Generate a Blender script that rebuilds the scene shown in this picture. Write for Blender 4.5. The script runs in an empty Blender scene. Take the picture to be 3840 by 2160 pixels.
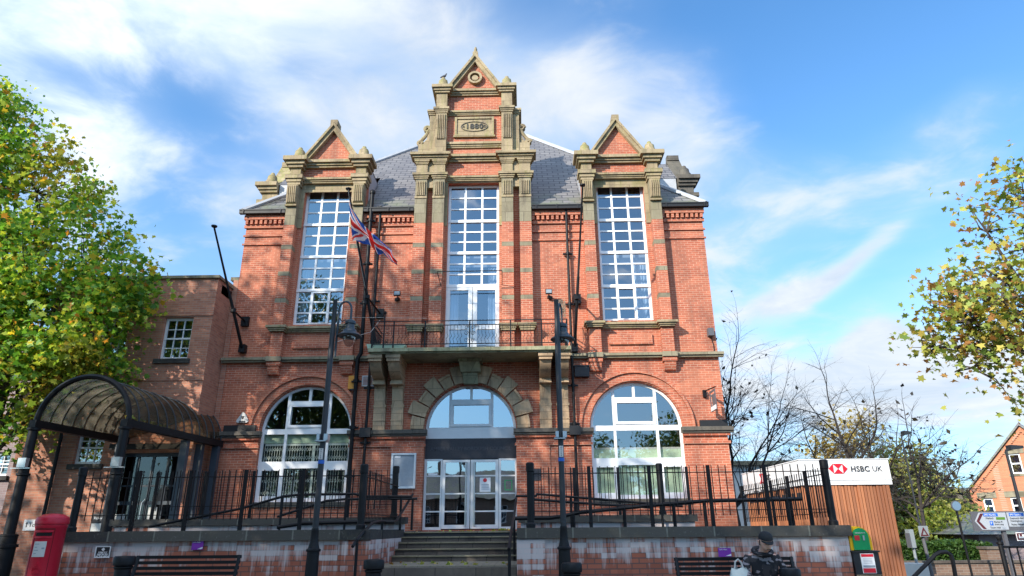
import bpy, bmesh, math, random
import numpy as np
from mathutils import Vector, Matrix
from mathutils.geometry import tessellate_polygon
R=math.radians
rnd=random.Random(7)
C=bpy.data.collections.new('place'); bpy.context.scene.collection.children.link(C)
sc=bpy.context.scene
E=1.40            # eye height above the pavement; the hall floor is level with it
FY=21.0           # hall facade plane
CX=-1.68          # hall centre line
# ---------- camera ----------
PITCH,YAW,ROLL,FPX,CYP=R(20.27),R(.948),R(.4986),2500.,1061.8
fw=Vector((-math.sin(YAW)*math.cos(PITCH),math.cos(YAW)*math.cos(PITCH),math.sin(PITCH)))
rt=Vector((math.cos(YAW),math.sin(YAW),0)); up=rt.cross(fw)
rt,up=math.cos(ROLL)*rt-math.sin(ROLL)*up, math.sin(ROLL)*rt+math.cos(ROLL)*up
cam=bpy.data.cameras.new('camera'); co=bpy.data.objects.new('camera',cam); C.objects.link(co)
cam.sensor_width=36; cam.lens=FPX/3840*36; cam.shift_y=-18.2/3840; cam.clip_start=.05; cam.clip_end=2000
M=Matrix.Identity(4)
for i in range(3): M[i][0],M[i][1],M[i][2]=rt[i],up[i],-fw[i]
M[2][3]=E; co.matrix_world=M; sc.camera=co
def at(x,y,Y):
    d=rt*((x-1920)/FPX)-up*((y-CYP)/FPX)+fw
    t=Y/d.y; p=d*t; return Vector((p.x,p.y,p.z+E))
# ---------- materials ----------
MATS={}
class N:
    def __init__(s,name):
        s.m=bpy.data.materials.new(name); s.m.use_nodes=True; s.t=s.m.node_tree; s.t.nodes.clear()
        s.out=s.t.nodes.new('ShaderNodeOutputMaterial'); MATS[name]=s.m
    def n(s,typ,props=None,**ins):
        k=s.t.nodes.new(typ)
        if props:
            for a,b in props.items(): setattr(k,a,b)
        for a,b in ins.items():
            a=a.replace('_',' ')
            i=k.inputs[int(a[1:])] if a[0]=='i' and a[1:].isdigit() else k.inputs[a]
            if hasattr(b,'is_output'): s.t.links.new(b,i)
            else: i.default_value=b
        return k
    def math(s,op,a,b=0.,clamp=False): return s.n('ShaderNodeMath',{'operation':op,'use_clamp':clamp},i0=a,i1=b).outputs[0]
    def mix(s,f,a,b,bt='MIX'):
        k=s.t.nodes.new('ShaderNodeMix'); k.data_type='RGBA'; k.blend_type=bt
        for sock,v in ((k.inputs[0],f),(k.inputs[6],a),(k.inputs[7],b)):
            if hasattr(v,'is_output'): s.t.links.new(v,sock)
            else: sock.default_value=v
        return k.outputs[2]
    def noise(s,v,scale,detail=4.,rough=.6): return s.n('ShaderNodeTexNoise',Vector=v,Scale=scale,Detail=detail,Roughness=rough).outputs['Fac']
    def ramp(s,f,a,b,ca=(0,0,0,1),cb=(1,1,1,1)):
        k=s.n('ShaderNodeMapRange',Value=f); k.inputs['From Min'].default_value=a; k.inputs['From Max'].default_value=b; return k.outputs[0]
    def pos(s): return s.n('ShaderNodeNewGeometry').outputs['Position']
    def scalev(s,v,x,y,z): return s.n('ShaderNodeVectorMath',{'operation':'MULTIPLY'},i0=v,i1=(x,y,z)).outputs[0]
    def end(s,col,rough=.8,metal=0.,bump=None,bs=.3,bd=.01,**kw):
        p=s.n('ShaderNodeBsdfPrincipled',Base_Color=col,Roughness=rough,Metallic=metal)
        for a,b in kw.items(): p.inputs[a.replace('_',' ')].default_value=b
        if bump is not None:
            bb=s.n('ShaderNodeBump',Height=bump,Strength=bs,Distance=bd); s.t.links.new(bb.outputs[0],p.inputs['Normal'])
        s.t.links.new(p.outputs[0],s.out.inputs[0]); s.p=p; return s.m
def c4(r,g,b): return (r,g,b,1)
def brickmat(name,c1,c2,mort,W=.225,H=.075,ms=.008,stain=None,flat=.18,plain=.35,soot=0.):
    k=N(name); p=k.pos(); sp=k.n('ShaderNodeSeparateXYZ',Vector=p)
    v=k.n('ShaderNodeCombineXYZ',X=k.math('ADD',sp.outputs[0],sp.outputs[1]),Y=sp.outputs[2]).outputs[0]
    b=k.n('ShaderNodeTexBrick',Vector=v,Color1=c1,Color2=c2,Mortar=mort,Scale=1.); 
    b.inputs['Brick Width'].default_value=W; b.inputs['Row Height'].default_value=H; b.inputs['Mortar Size'].default_value=ms; b.inputs['Mortar Smooth'].default_value=.4
    col=b.outputs[0]
    w=k.n('ShaderNodeTexWhiteNoise',{'noise_dimensions':'2D'},Vector=k.n('ShaderNodeVectorMath',{'operation':'FLOOR'},i0=k.scalev(v,1/W,1/H,1)).outputs[0]).outputs[0]
    col=k.mix(k.math('MULTIPLY',w,flat),col,c4(c1[0]*.35,c1[1]*.35,c1[2]*.4))
    n1=k.noise(p,.55,5,.65); col=k.mix(k.math('MULTIPLY',k.ramp(n1,.4,.75),plain),col,c4(c1[0]*.6,c1[1]*.62,c1[2]*.7))
    n2=k.noise(k.scalev(p,1,1,.35),2.3,5,.7); col=k.mix(k.math('MULTIPLY',k.ramp(n2,.5,.8),.3),col,c4(min(1,c1[0]*1.25),c1[1]*1.5,c1[2]*1.6))
    if soot:
        st_=k.noise(k.scalev(p,1.6,1.6,.22),1.,5,.65); col=k.mix(k.math('MULTIPLY',k.ramp(st_,.5,.78),soot,True),col,c4(.13,.06,.045))
        pa=k.n('ShaderNodeTexVoronoi',Vector=k.scalev(p,1.3,1.3,2.6),Scale=1.).outputs['Color']; pv=k.n('ShaderNodeSeparateXYZ',Vector=pa).outputs[0]
        col=k.mix(k.math('MULTIPLY',k.ramp(pv,.5,1.),.4,True),col,c4(c1[0]*1.1,c1[1]*1.5,c1[2]*1.6))
    if stain: col=stain(k,p,sp,v,col)
    return k.end(col,.85,bump=b.outputs[1],bs=-.5,bd=.006)
brickmat('hall brick',c4(.57,.155,.08),c4(.45,.11,.055),c4(.66,.42,.30),ms=.0095,flat=.42,soot=.7)
brickmat('modern brick',c4(.58,.25,.15),c4(.43,.16,.10),c4(.42,.33,.27),H=.075,ms=.007,flat=.35)
brickmat('pink brick',c4(.34,.25,.25),c4(.28,.20,.21),c4(.36,.33,.33),flat=.2)
brickmat('house brick',c4(.60,.22,.10),c4(.50,.17,.08),c4(.55,.35,.25),flat=.15)
brickmat('garden wall brick',c4(.26,.16,.11),c4(.18,.11,.08),c4(.3,.26,.22))
def efflo(k,p,sp,v,col):
    z=sp.outputs[2]
    top=k.ramp(z,.35,1.25)                       # lime leaches out under the coping
    a=k.noise(k.scalev(p,9,9,.9),1.0,4,.6); b=k.noise(k.scalev(p,40,40,2.5),1.0,3,.6); c=k.noise(k.scalev(p,.9,.9,.5),1.,2,.5)
    m=k.math('ADD',k.math('MULTIPLY',a,.9),k.math('ADD',k.math('MULTIPLY',b,.35),k.math('MULTIPLY',c,.7)))
    w2=k.n('ShaderNodeTexWhiteNoise',{'noise_dimensions':'2D'},Vector=k.n('ShaderNodeVectorMath',{'operation':'FLOOR'},i0=k.scalev(v,1/.225,1/.075,1)).outputs[0]).outputs[0]
    m=k.math('ADD',m,k.math('MULTIPLY',k.math('SUBTRACT',w2,.5),.26))
    m=k.math('ADD',m,k.math('MULTIPLY',top,.66))
    f=k.ramp(m,1.38,1.62)
    return k.mix(k.math('MULTIPLY',f,.82,True),col,c4(.66,.61,.60))
brickmat('stained brick',c4(.50,.15,.085),c4(.36,.11,.065),c4(.13,.09,.08),ms=.011,stain=efflo,flat=.4,plain=.5)
def stonemat(name,base,dark,green,gm=.6,joint=True):
    k=N(name); p=k.pos(); g=k.n('ShaderNodeNewGeometry')
    n1=k.noise(p,1.3,6,.65); n2=k.noise(k.scalev(p,3,3,.6),2.,5,.7)
    col=k.mix(k.ramp(n1,.35,.7),base,dark)
    nz=k.n('ShaderNodeSeparateXYZ',Vector=g.outputs['Normal']).outputs[2]
    gf=k.math('MULTIPLY',k.ramp(k.math('ADD',n2,k.math('MULTIPLY',nz,.28)),.5,.78),gm,True)
    col=k.mix(gf,col,green)
    spx=k.n('ShaderNodeSeparateXYZ',Vector=p); jb=k.n('ShaderNodeTexBrick',Vector=k.n('ShaderNodeCombineXYZ',X=k.math('ADD',spx.outputs[0],spx.outputs[1]),Y=k.math('ADD',spx.outputs[2],.11)).outputs[0],Color1=c4(1,1,1),Color2=c4(.78,.76,.72),Mortar=c4(.35,.33,.3),Scale=1.)
    jb.inputs['Brick Width'].default_value=.62; jb.inputs['Row Height'].default_value=.38; jb.inputs['Mortar Size'].default_value=.008; col=k.mix(.8,col,jb.outputs[0],'MULTIPLY')
    n3=k.noise(p,14,3,.6); col=k.mix(k.math('MULTIPLY',k.ramp(n3,.55,.8),.35),col,c4(dark[0]*.5,dark[1]*.5,dark[2]*.5))
    st_=k.noise(k.scalev(p,2.2,2.2,.5),1.,6,.7); col=k.mix(k.math('MULTIPLY',k.ramp(st_,.5,.68),.75,True),col,c4(dark[0]*.4,dark[1]*.4,dark[2]*.45))
    return k.end(col,.9,bump=n3,bs=.3,bd=.02)
stonemat('carved stone',c4(.48,.375,.235),c4(.33,.255,.16),c4(.24,.25,.06),.75)
stonemat('mossy stone',c4(.46,.44,.27),c4(.27,.26,.17),c4(.09,.13,.025),.75)
stonemat('warm stone',c4(.66,.46,.29),c4(.46,.32,.20),c4(.12,.11,.06),.35)
stonemat('band stone',c4(.33,.29,.20),c4(.26,.22,.15),c4(.19,.19,.09),.5)
stonemat('black stone',c4(.10,.095,.085),c4(.055,.052,.05),c4(.12,.12,.075),.6)
stonemat('step stone',c4(.17,.14,.115),c4(.10,.08,.07),c4(.13,.12,.08),.3)
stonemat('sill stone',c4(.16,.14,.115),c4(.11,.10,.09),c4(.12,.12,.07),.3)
# slates
k=N('slate'); p=k.pos(); sp=k.n('ShaderNodeSeparateXYZ',Vector=p)
v=k.n('ShaderNodeCombineXYZ',X=k.math('ADD',sp.outputs[0],k.math('MULTIPLY',sp.outputs[1],.0)),Y=k.math('MULTIPLY',sp.outputs[2],1.)).outputs[0]
b=k.n('ShaderNodeTexBrick',Vector=v,Color1=c4(.165,.158,.16),Color2=c4(.235,.222,.22),Mortar=c4(.025,.025,.03),Scale=1.)
b.inputs['Brick Width'].default_value=.42; b.inputs['Row Height'].default_value=.19; b.inputs['Mortar Size'].default_value=.017; b.inputs['Mortar Smooth'].default_value=.2
n1=k.noise(p,.8,5,.6); col=k.mix(k.math('MULTIPLY',k.ramp(n1,.4,.7),.5),b.outputs[0],c4(.10,.10,.12))
lo=k.math('MULTIPLY',k.math('SUBTRACT',1.,k.ramp(sp.outputs[2],E+10.5,E+11.6)),k.ramp(k.noise(p,1.7,4,.6),.4,.6)); col=k.mix(k.math('MULTIPLY',lo,.8,True),col,c4(.17,.19,.10))
k.end(col,.5,bump=b.outputs[1],bs=-.6,bd=.02)
def plain(name,col,rough=.6,metal=0.,vary=.15,scale=6.,**kw):
    k=N(name); p=k.pos(); n=k.noise(p,scale,4,.6)
    c=k.mix(k.math('MULTIPLY',k.ramp(n,.35,.7),vary),c4(*col),c4(*[x*.45 for x in col]))
    return k.end(c,rough,metal,bump=n,bs=.05,bd=.01,**kw)
plain('black iron',(.007,.007,.009),.5,vary=.3,Specular_IOR_Level=.3)
plain('black gutter',(.013,.013,.015),.55)
plain('grey iron',(.022,.025,.03),.5)
plain('lamp paint',(.035,.05,.065),.4)
plain('blue frame',(.05,.065,.085),.45)
plain('white frame',(.86,.88,.90),.35,vary=.05)
plain('grey frame',(.70,.72,.74),.4,vary=.1)
plain('white sign',(.80,.80,.82),.35,vary=.04)
plain('off white',(.62,.62,.60),.5)
plain('curtain',(.72,.78,.80),.9)
plain('blind green',(.66,.80,.60),.9,vary=.06)
plain('room wall',(.30,.31,.30),.9)
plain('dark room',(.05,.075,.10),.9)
plain('grille',(.86,.92,.86),.5,vary=0.)
plain('lead',(.48,.50,.54),.5,vary=.35,scale=3)
plain('dark panel',(.045,.045,.055),.7,vary=.5,scale=20)
plain('faded letters',(.075,.075,.09),.7,vary=.5,scale=30)
plain('board grey',(.33,.37,.42),.5,vary=.35,scale=5)
plain('orange box',(.75,.30,.03),.5)
plain('post red',(.58,.010,.035),.38,vary=.12,scale=8)
plain('dark slot',(.01,.006,.006),.8)
plain('purple',(.22,.03,.36),.5)
plain('yellow plastic',(.85,.47,.0),.4,vary=.05)
plain('green plastic',(.0,.30,.09),.4,vary=.05)
plain('red plastic',(.62,.02,.03),.4,vary=.1)
plain('silver',(.55,.56,.57),.3,.8)
plain('black cabinet',(.012,.014,.02),.35)
plain('sign blue',(.02,.13,.55),.4,vary=.03)
plain('sign green',(.10,.22,.02),.4,vary=.03)
plain('sign brown',(.10,.015,.02),.4,vary=.03)
plain('sign panel',(.42,.45,.50),.5,vary=.05)
plain('sign back',(.11,.11,.125),.5)
plain('ink',(.02,.02,.025),.6,vary=0.)
plain('white ink',(.8,.8,.8),.6,vary=0.)
plain('teal ink',(.0,.22,.33),.6,vary=0.)
plain('red ink',(.70,.01,.03),.5,vary=0.)
plain('skin',(.88,.50,.38),.55,vary=.15,scale=20,Subsurface_Weight=.1)
plain('cap black',(.012,.013,.016),.8)
plain('trouser',(.035,.035,.045),.9)
plain('bag plastic',(.62,.66,.62),.45,vary=.25,scale=12)
plain('pigeon grey',(.08,.08,.10),.7)
plain('bark',(.07,.055,.042),.9,vary=.6,scale=5)
plain('bare bark',(.05,.042,.04),.9,vary=.5,scale=5)
plain('wire',(.55,.5,.45),.6)
plain('dry twigs',(.35,.28,.2),.8)
plain('traffic grey',(.25,.28,.3),.5)
plain('mirror sky',(.35,.4,.48),.08,.9,vary=.05)
plain('tarmac',(.05,.05,.052),.9,vary=.4,scale=2)
k=N('camouflage'); p=k.pos(); a=k.noise(p,7,2,.5); b=k.noise(k.scalev(p,1,1,1.8),11,2,.5)
c=k.mix(k.ramp(a,.48,.52),c4(.012,.012,.016),c4(.035,.03,.033)); c=k.mix(k.ramp(b,.56,.585),c,c4(.27,.235,.25)); k.end(c,.85)
k=N('paving'); p=k.pos(); b=k.n('ShaderNodeTexBrick',Vector=p,Color1=c4(.30,.26,.19),Color2=c4(.24,.21,.15),Mortar=c4(.08,.07,.06),Scale=1.)
b.inputs['Brick Width'].default_value=.2; b.inputs['Row Height'].default_value=.1; b.inputs['Mortar Size'].default_value=.006
k.end(k.mix(k.math('MULTIPLY',k.noise(p,3,4,.6),.5),b.outputs[0],c4(.15,.13,.10)),.85)
k=N('coping'); p=k.pos(); sp=k.n('ShaderNodeSeparateXYZ',Vector=p); b=k.n('ShaderNodeTexBrick',Vector=k.n('ShaderNodeCombineXYZ',X=sp.outputs[0],Y=k.math('ADD',sp.outputs[2],sp.outputs[1])).outputs[0],Color1=c4(.10,.092,.08),Color2=c4(.03,.03,.032),Mortar=c4(.2,.2,.17),Scale=1.)
b.inputs['Brick Width'].default_value=.72; b.inputs['Row Height'].default_value=50.; b.inputs['Mortar Size'].default_value=.012; b.offset=0
n=k.noise(p,6,6,.75); c=k.mix(k.math('MULTIPLY',k.ramp(n,.45,.7),.6,True),b.outputs[0],c4(.085,.08,.06)); c=k.mix(k.math('MULTIPLY',k.ramp(k.noise(p,25,3,.6),.6,.75),.35,True),c,c4(.28,.28,.26))
k.end(c,.9,bump=n,bs=.4,bd=.02)
# timber cladding
k=N('cedar boards'); p=k.pos(); sp=k.n('ShaderNodeSeparateXYZ',Vector=p); h=k.math('ADD',sp.outputs[0],sp.outputs[1])
cell=k.math('FLOOR',k.math('MULTIPLY',h,1/.075)); wn=k.n('ShaderNodeTexWhiteNoise',{'noise_dimensions':'1D'},W=cell).outputs[0]
c=k.mix(wn,c4(.52,.19,.085),c4(.20,.06,.03)); g=k.noise(k.scalev(p,30,30,.6),1.,4,.6); c=k.mix(k.math('MULTIPLY',g,.5),c,c4(.50,.24,.12)); k.end(c,.6)
# foliage
def leafmat(name,cols,trans=.35,rough=.5):
    k=N(name); g=k.n('ShaderNodeNewGeometry'); ri=g.outputs['Random Per Island']
    r=k.n('ShaderNodeValToRGB',Fac=ri); cr=r.color_ramp; cr.interpolation='CONSTANT'
    while len(cr.elements)>1: cr.elements.remove(cr.elements[0])
    cr.elements[0].position=0; cr.elements[0].color=c4(*cols[0][1])
    for pz,cc in cols[1:]:
        e=cr.elements.new(pz); e.color=c4(*cc)
    ps=g.outputs['Position']; n=k.noise(ps,.45,2,.5)
    col=k.mix(k.math('MULTIPLY',k.ramp(n,.52,.68),.3,True),r.outputs[0],c4(cols[-1][1][0],cols[-1][1][1],cols[-1][1][2]))
    d=k.n('ShaderNodeBsdfPrincipled',Base_Color=col,Roughness=rough); t=k.n('ShaderNodeBsdfTranslucent',Color=k.mix(1.,col,c4(1.5,1.4,.8),'MULTIPLY'))
    m=k.n('ShaderNodeMixShader',i0=trans,i1=d.outputs[0],i2=t.outputs[0]); k.t.links.new(m.outputs[0],k.out.inputs[0])
leafmat('maple leaves',[(0,(.08,.21,.03)),(.26,(.16,.36,.05)),(.52,(.30,.48,.07)),(.72,(.52,.60,.08)),(.91,(.68,.50,.06)),(.975,(.55,.26,.05))],.45)
leafmat('autumn leaves',[(0,(.42,.42,.08)),(.25,(.50,.38,.08)),(.42,(.36,.17,.05)),(.56,(.28,.36,.07)),(.82,(.14,.22,.04)),(.95,(.58,.50,.12))],.3)
leafmat('far leaves',[(0,(.22,.25,.06)),(.3,(.34,.33,.09)),(.6,(.15,.20,.05)),(.8,(.46,.42,.12)),(.95,(.08,.14,.03))])
leafmat('golden leaves',[(0,(.42,.30,.06)),(.4,(.34,.26,.05)),(.7,(.50,.38,.10))])
leafmat('yellow green leaves',[(0,(.30,.34,.05)),(.4,(.20,.28,.04)),(.7,(.38,.38,.07))])
leafmat('hedge leaves',[(0,(.05,.11,.02)),(.5,(.03,.08,.015)),(.8,(.08,.15,.03))])
leafmat('brown leaves',[(0,(.03,.025,.02)),(.5,(.06,.05,.03))],.1)
leafmat('shade leaves',[(0,(.05,.10,.02)),(.5,(.09,.14,.02))])
# glass: transparent pane that mirrors the sky and street
def glass(name,tint,refl,fres=1.35):
    k=N(name); t=k.n('ShaderNodeBsdfTransparent',Color=c4(*tint)); g=k.n('ShaderNodeBsdfGlossy',Color=c4(.95,.97,1),Roughness=.015)
    p=k.pos(); b=k.n('ShaderNodeBump',Height=k.noise(p,1.1,2,.5),Strength=.06,Distance=.05); k.t.links.new(b.outputs[0],g.inputs['Normal'])
    f=k.n('ShaderNodeLayerWeight').outputs['Facing']; f=k.math('ADD',k.math('MULTIPLY',k.math('POWER',f,3.),.6),refl,True)
    m=k.n('ShaderNodeMixShader',i0=f,i1=t.outputs[0],i2=g.outputs[0]); k.t.links.new(m.outputs[0],k.out.inputs[0])
glass('window glass',(.6,.68,.78),.26)
glass('porch glass',(.5,.5,.5),.07)
glass('door glass',(.5,.55,.6),.42)
glass('arch glass',(.95,.98,.95),.29)
glass('smoked polycarbonate',(.42,.36,.28),.14)
k=N('smoky sheet'); t=k.n('ShaderNodeBsdfTransparent',Color=c4(.66,.6,.48)); p0_=k.n('ShaderNodeBsdfPrincipled',Base_Color=c4(.13,.12,.11),Roughness=.22); tr_=k.n('ShaderNodeBsdfTranslucent',Color=c4(.5,.45,.36)); p_=k.n('ShaderNodeMixShader',i0=.5,i1=p0_.outputs[0],i2=tr_.outputs[0]); f=k.noise(k.scalev(k.pos(),1,1,3),3.,4,.6)
mx=k.n('ShaderNodeMixShader',i0=k.math('ADD',k.math('MULTIPLY',f,.3),.2),i1=t.outputs[0],i2=p_.outputs[0]); k.t.links.new(mx.outputs[0],k.out.inputs[0])
for nm_,cl_ in (('flag blue',(.05,.13,.48)),('flag red',(.85,.06,.05)),('flag white',(.93,.92,.92))):
    k=N(nm_); d_=k.n('ShaderNodeBsdfDiffuse',Color=c4(*cl_)); t_=k.n('ShaderNodeBsdfTranslucent',Color=c4(*cl_)); m_=k.n('ShaderNodeMixShader',i0=.42,i1=d_.outputs[0],i2=t_.outputs[0]); k.t.links.new(m_.outputs[0],k.out.inputs[0])
glass('lamp glass',(.75,.68,.66),.12)
# ---------- mesh builder ----------
ORG={}
class MB:
    def __init__(s,T=None): s.v=[];s.f=[];s.fm=[];s.cur=0;s.T=T
    def add(s,vs,fs):
        o=len(s.v)
        for p in vs: s.v.append(tuple(s.T(*p)) if s.T else tuple(p))
        for f in fs: s.f.append(tuple(i+o for i in f)); s.fm.append(s.cur)
        return s
    def box(s,x0,x1,y0,y1,z0,z1):
        return s.add([(x0,y0,z0),(x1,y0,z0),(x1,y1,z0),(x0,y1,z0),(x0,y0,z1),(x1,y0,z1),(x1,y1,z1),(x0,y1,z1)],
              [(0,1,2,3),(4,7,6,5),(0,4,5,1),(1,5,6,2),(2,6,7,3),(3,7,4,0)])
    def bar(s,p,q,w,h=None):
        p,q=Vector(p),Vector(q); d=(q-p).normalized(); a=d.cross(Vector((0,0,1)))
        if a.length<1e-3: a=Vector((1,0,0))
        a.normalize(); b=a.cross(d); h=h or w; a*=w/2; b*=h/2
        vs=[p-a-b,p+a-b,p+a+b,p-a+b,q-a-b,q+a-b,q+a+b,q-a+b]
        return s.add(vs,[(0,1,2,3),(4,7,6,5),(0,4,5,1),(1,5,6,2),(2,6,7,3),(3,7,4,0)])
    def tube(s,path,r,n=8,cap=True):
        path=[Vector(p) for p in path]; rs=r if isinstance(r,(list,tuple)) else [r]*len(path)
        vs=[];fs=[];d0=(path[1]-path[0]).normalized(); a=d0.orthogonal().normalized()
        for i,p in enumerate(path):
            if i==0: d=path[1]-p
            elif i==len(path)-1: d=p-path[i-1]
            else: d=(path[i+1]-p).normalized()+(p-path[i-1]).normalized()
            if d.length<1e-9: d=d0
            d.normalize(); a=(a-d*a.dot(d)); 
            if a.length<1e-6: a=d.orthogonal()
            a.normalize(); b=d.cross(a)
            for j in range(n):
                t=2*math.pi*j/n; vs.append(p+(a*math.cos(t)+b*math.sin(t))*rs[i])
        for i in range(len(path)-1):
            for j in range(n): k2=(j+1)%n; fs.append((i*n+j,i*n+k2,(i+1)*n+k2,(i+1)*n+j))
        if cap: fs.append(tuple(range(n-1,-1,-1))); fs.append(tuple(range((len(path)-1)*n,len(path)*n)))
        return s.add(vs,fs)
    def lathe(s,c,prof,n=16,sq=None):
        vs=[];fs=[]
        for r,z in prof:
            for j in range(n):
                t=2*math.pi*(j+.5)/n; rr=r*(sq(t) if sq else 1); vs.append((c[0]+rr*math.cos(t),c[1]+rr*math.sin(t),c[2]+z))
        for i in range(len(prof)-1):
            for j in range(n): k2=(j+1)%n; fs.append((i*n+j,i*n+k2,(i+1)*n+k2,(i+1)*n+j))
        fs.append(tuple(range(n-1,-1,-1))); fs.append(tuple(range((len(prof)-1)*n,len(prof)*n)))
        return s.add(vs,fs)
    def plate(s,outer,holes,y0,y1,flip=False):
        """polygon(s) in the x-z plane, extruded from y0 to y1"""
        loops=[outer]+list(holes); tri=tessellate_polygon([[Vector((x,z,0)) for x,z in l] for l in loops])
        flat=[p for l in loops for p in l]; n=len(flat)
        vs=[(x,y0,z) for x,z in flat]+[(x,y1,z) for x,z in flat]
        fs=[tuple(t) for t in tri]+[tuple(i+n for i in reversed(t)) for t in tri]
        o=0
        for l in loops:
            m=len(l)
            for i in range(m): j=(i+1)%m; fs.append((o+i,o+j,n+o+j,n+o+i))
            o+=m
        return s.add(vs,fs)
    def wallgrid(s,x0,x1,z0,z1,rs,y0,y1):
        xs=sorted({x0,x1,*[r[0][0] for r in rs],*[r[1][0] for r in rs]}); zs=sorted({z0,z1,*[r[0][1] for r in rs],*[r[2][1] for r in rs]})
        for i in range(len(xs)-1):
            for j in range(len(zs)-1):
                cx_,cz_=(xs[i]+xs[i+1])/2,(zs[j]+zs[j+1])/2
                if any(r[0][0]<cx_<r[1][0] and r[0][1]<cz_<r[2][1] for r in rs): continue
                s.box(xs[i],xs[i+1],y0,y1,zs[j],zs[j+1])
        return s
    def ext(s,pts,vec):
        n=len(pts); vec=Vector(vec); vs=[Vector(p) for p in pts]; vs+=[p+vec for p in vs]
        return s.add(vs,[tuple(range(n-1,-1,-1)),tuple(range(n,2*n))]+[(i,(i+1)%n,n+(i+1)%n,n+i) for i in range(n)])
    def build(s,name,mats,parent=None,smooth=True,recalc=True,**tags):
        if not isinstance(mats,(list,tuple)): mats=[mats]
        if name=='pane':    # one sheet of glass, not two
            y=min(v[1] for v in s.v); kf=[f for f in s.f if all(abs(s.v[i][1]-y)<1e-4 for i in f)]
            if kf:
                us=sorted({i for f in kf for i in f}); mp={i:j for j,i in enumerate(us)}; s.v=[s.v[i] for i in us]; s.f=[tuple(mp[i] for i in f) for f in kf]; s.fm=[0]*len(kf); recalc=False
        og=ORG.get(parent.name,Vector((0,0,0))) if parent else None
        if parent is None:
            og=Vector((sum(v[0] for v in s.v)/len(s.v),sum(v[1] for v in s.v)/len(s.v),min(v[2] for v in s.v)))
        vs=[(v[0]-og[0],v[1]-og[1],v[2]-og[2]) for v in s.v]
        me=bpy.data.meshes.new(name); me.from_pydata(vs,[],s.f); me.update()
        for mn in mats: me.materials.append(MATS[mn])
        me.polygons.foreach_set('material_index',s.fm)
        if recalc:
            bm=bmesh.new(); bm.from_mesh(me); bmesh.ops.recalc_face_normals(bm,faces=bm.faces); bm.to_mesh(me); bm.free()
        if smooth:
            me.shade_smooth(); me.set_sharp_from_angle(angle=R(38))
        o=bpy.data.objects.new(name,me); C.objects.link(o)
        if parent: o.parent=parent; ORG[o.name]=og
        else: o.location=og; ORG[o.name]=og
        for a,b in tags.items(): o[a]=b
        return o
def thing(name,loc,label,cat,group=None,kind=None):
    o=bpy.data.objects.new(name,None); o.empty_display_size=.2; C.objects.link(o); o.location=loc; ORG[o.name]=Vector(loc)
    o['label']=label; o['category']=cat
    if group: o['group']=group
    return o
def dup(o,delta,label=None,parent=None):
    c=o.copy(); C.objects.link(c)
    if parent: c.parent=parent
    else: c.location=Vector(o.location)+Vector(delta)
    if label: c['label']=label
    for ch in o.children: dup(ch,delta,None,c)
    return c
def text(s,size,mat,parent,loc,rx=90,rz=0,ext=.002,align='CENTER',name='lettering',bold=0.,sx=1.,space=1.):
    cu=bpy.data.curves.new(name,'FONT'); cu.body=s; cu.size=size; cu.extrude=ext; cu.align_x=align; cu.align_y='CENTER'; cu.offset=bold; cu.space_character=space; cu.resolution_u=3
    t=bpy.data.objects.new(name+' tmp',cu); C.objects.link(t)
    me=bpy.data.meshes.new_from_object(t.evaluated_get(bpy.context.evaluated_depsgraph_get())); bpy.data.objects.remove(t)
    me.materials.clear(); me.materials.append(MATS[mat])
    Mx=Matrix.Rotation(R(rz),4,'Z')@Matrix.Rotation(R(rx),4,'X')@Matrix.Diagonal((sx,1,1,1))
    me.transform(Matrix.Translation(Vector(loc)-ORG[parent.name])@Mx)
    o=bpy.data.objects.new(name,me); C.objects.link(o); o.parent=parent; ORG[o.name]=ORG[parent.name]; return o
# ================= TOWN HALL =================
def TF(u,d,z): return (u+CX,FY-d,z+E)
HALL=thing('town_hall',(CX,FY,E-.7),'red brick Victorian town hall with three stone gables, tall white windows and a balcony','building')
def arc(cx,cz,r,a0,a1,n=28): return [(cx+r*math.cos(a0+(a1-a0)*i/n),cz+r*math.sin(a0+(a1-a0)*i/n)) for i in range(n+1)]
def rect(x0,x1,z0,z1): return [(x0,z0),(x1,z0),(x1,z1),(x0,z1)]
def archhole(c,r,z0,zs): return [(c-r,z0),(c+r,z0)]+arc(c,zs,r,0,math.pi)
BC=5.16; SP=2.93; AR=1.43
m=MB(TF)
outer=[(-7.93,-.7),(7.93,-.7),(7.93,10.3),(BC+1.34,10.3),(BC+1.34,12.5),(BC-1.34,12.5),(BC-1.34,10.3),(2.0,10.3),(2.0,12.5),(-2.0,12.5),(-2.0,10.3),(-BC+1.34,10.3),(-BC+1.34,12.5),(-BC-1.34,12.5),(-BC-1.34,10.3),(-7.93,10.3)]
holes=[archhole(-BC,AR,.83,SP),archhole(BC,AR,.83,SP),archhole(0,1.42,0,SP),rect(-BC-.84,-BC+.84,6.4,11.55),rect(BC-.84,BC+.84,6.4,11.55),rect(-.9,.9,5.3,11.6)]
m.plate(outer,holes,0,-.35)
m.box(-7.93,-7.6,-.35,-16,-.7,10.3); m.box(7.6,7.93,-.35,-16,-.7,10.3); m.box(-7.6,7.6,-15.7,-16,-.7,10.3)
# brick string mouldings and corbel table
for a,b in ((-7.93,-BC-1.36),(-BC+1.36,-2.04),(2.04,BC-1.36),(BC+1.36,7.93)):
    e=.05 if abs(a)>7 else 0; f=.05 if abs(b)>7 else 0
    m.box(a-e,b+f,0,.05,9.28,9.34); m.box(a-e,b+f,0,.05,9.60,9.66); m.box(a-e,b+f,0,.07,9.92,10.03); m.box(a-e,b+f,0,.16,10.2,10.37)
    n=int((b-a)/.17); 
    for i in range(n+1): x=a+(b-a-.09)*i/n; m.box(x,x+.09,0,.14,10.04,10.197)
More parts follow.
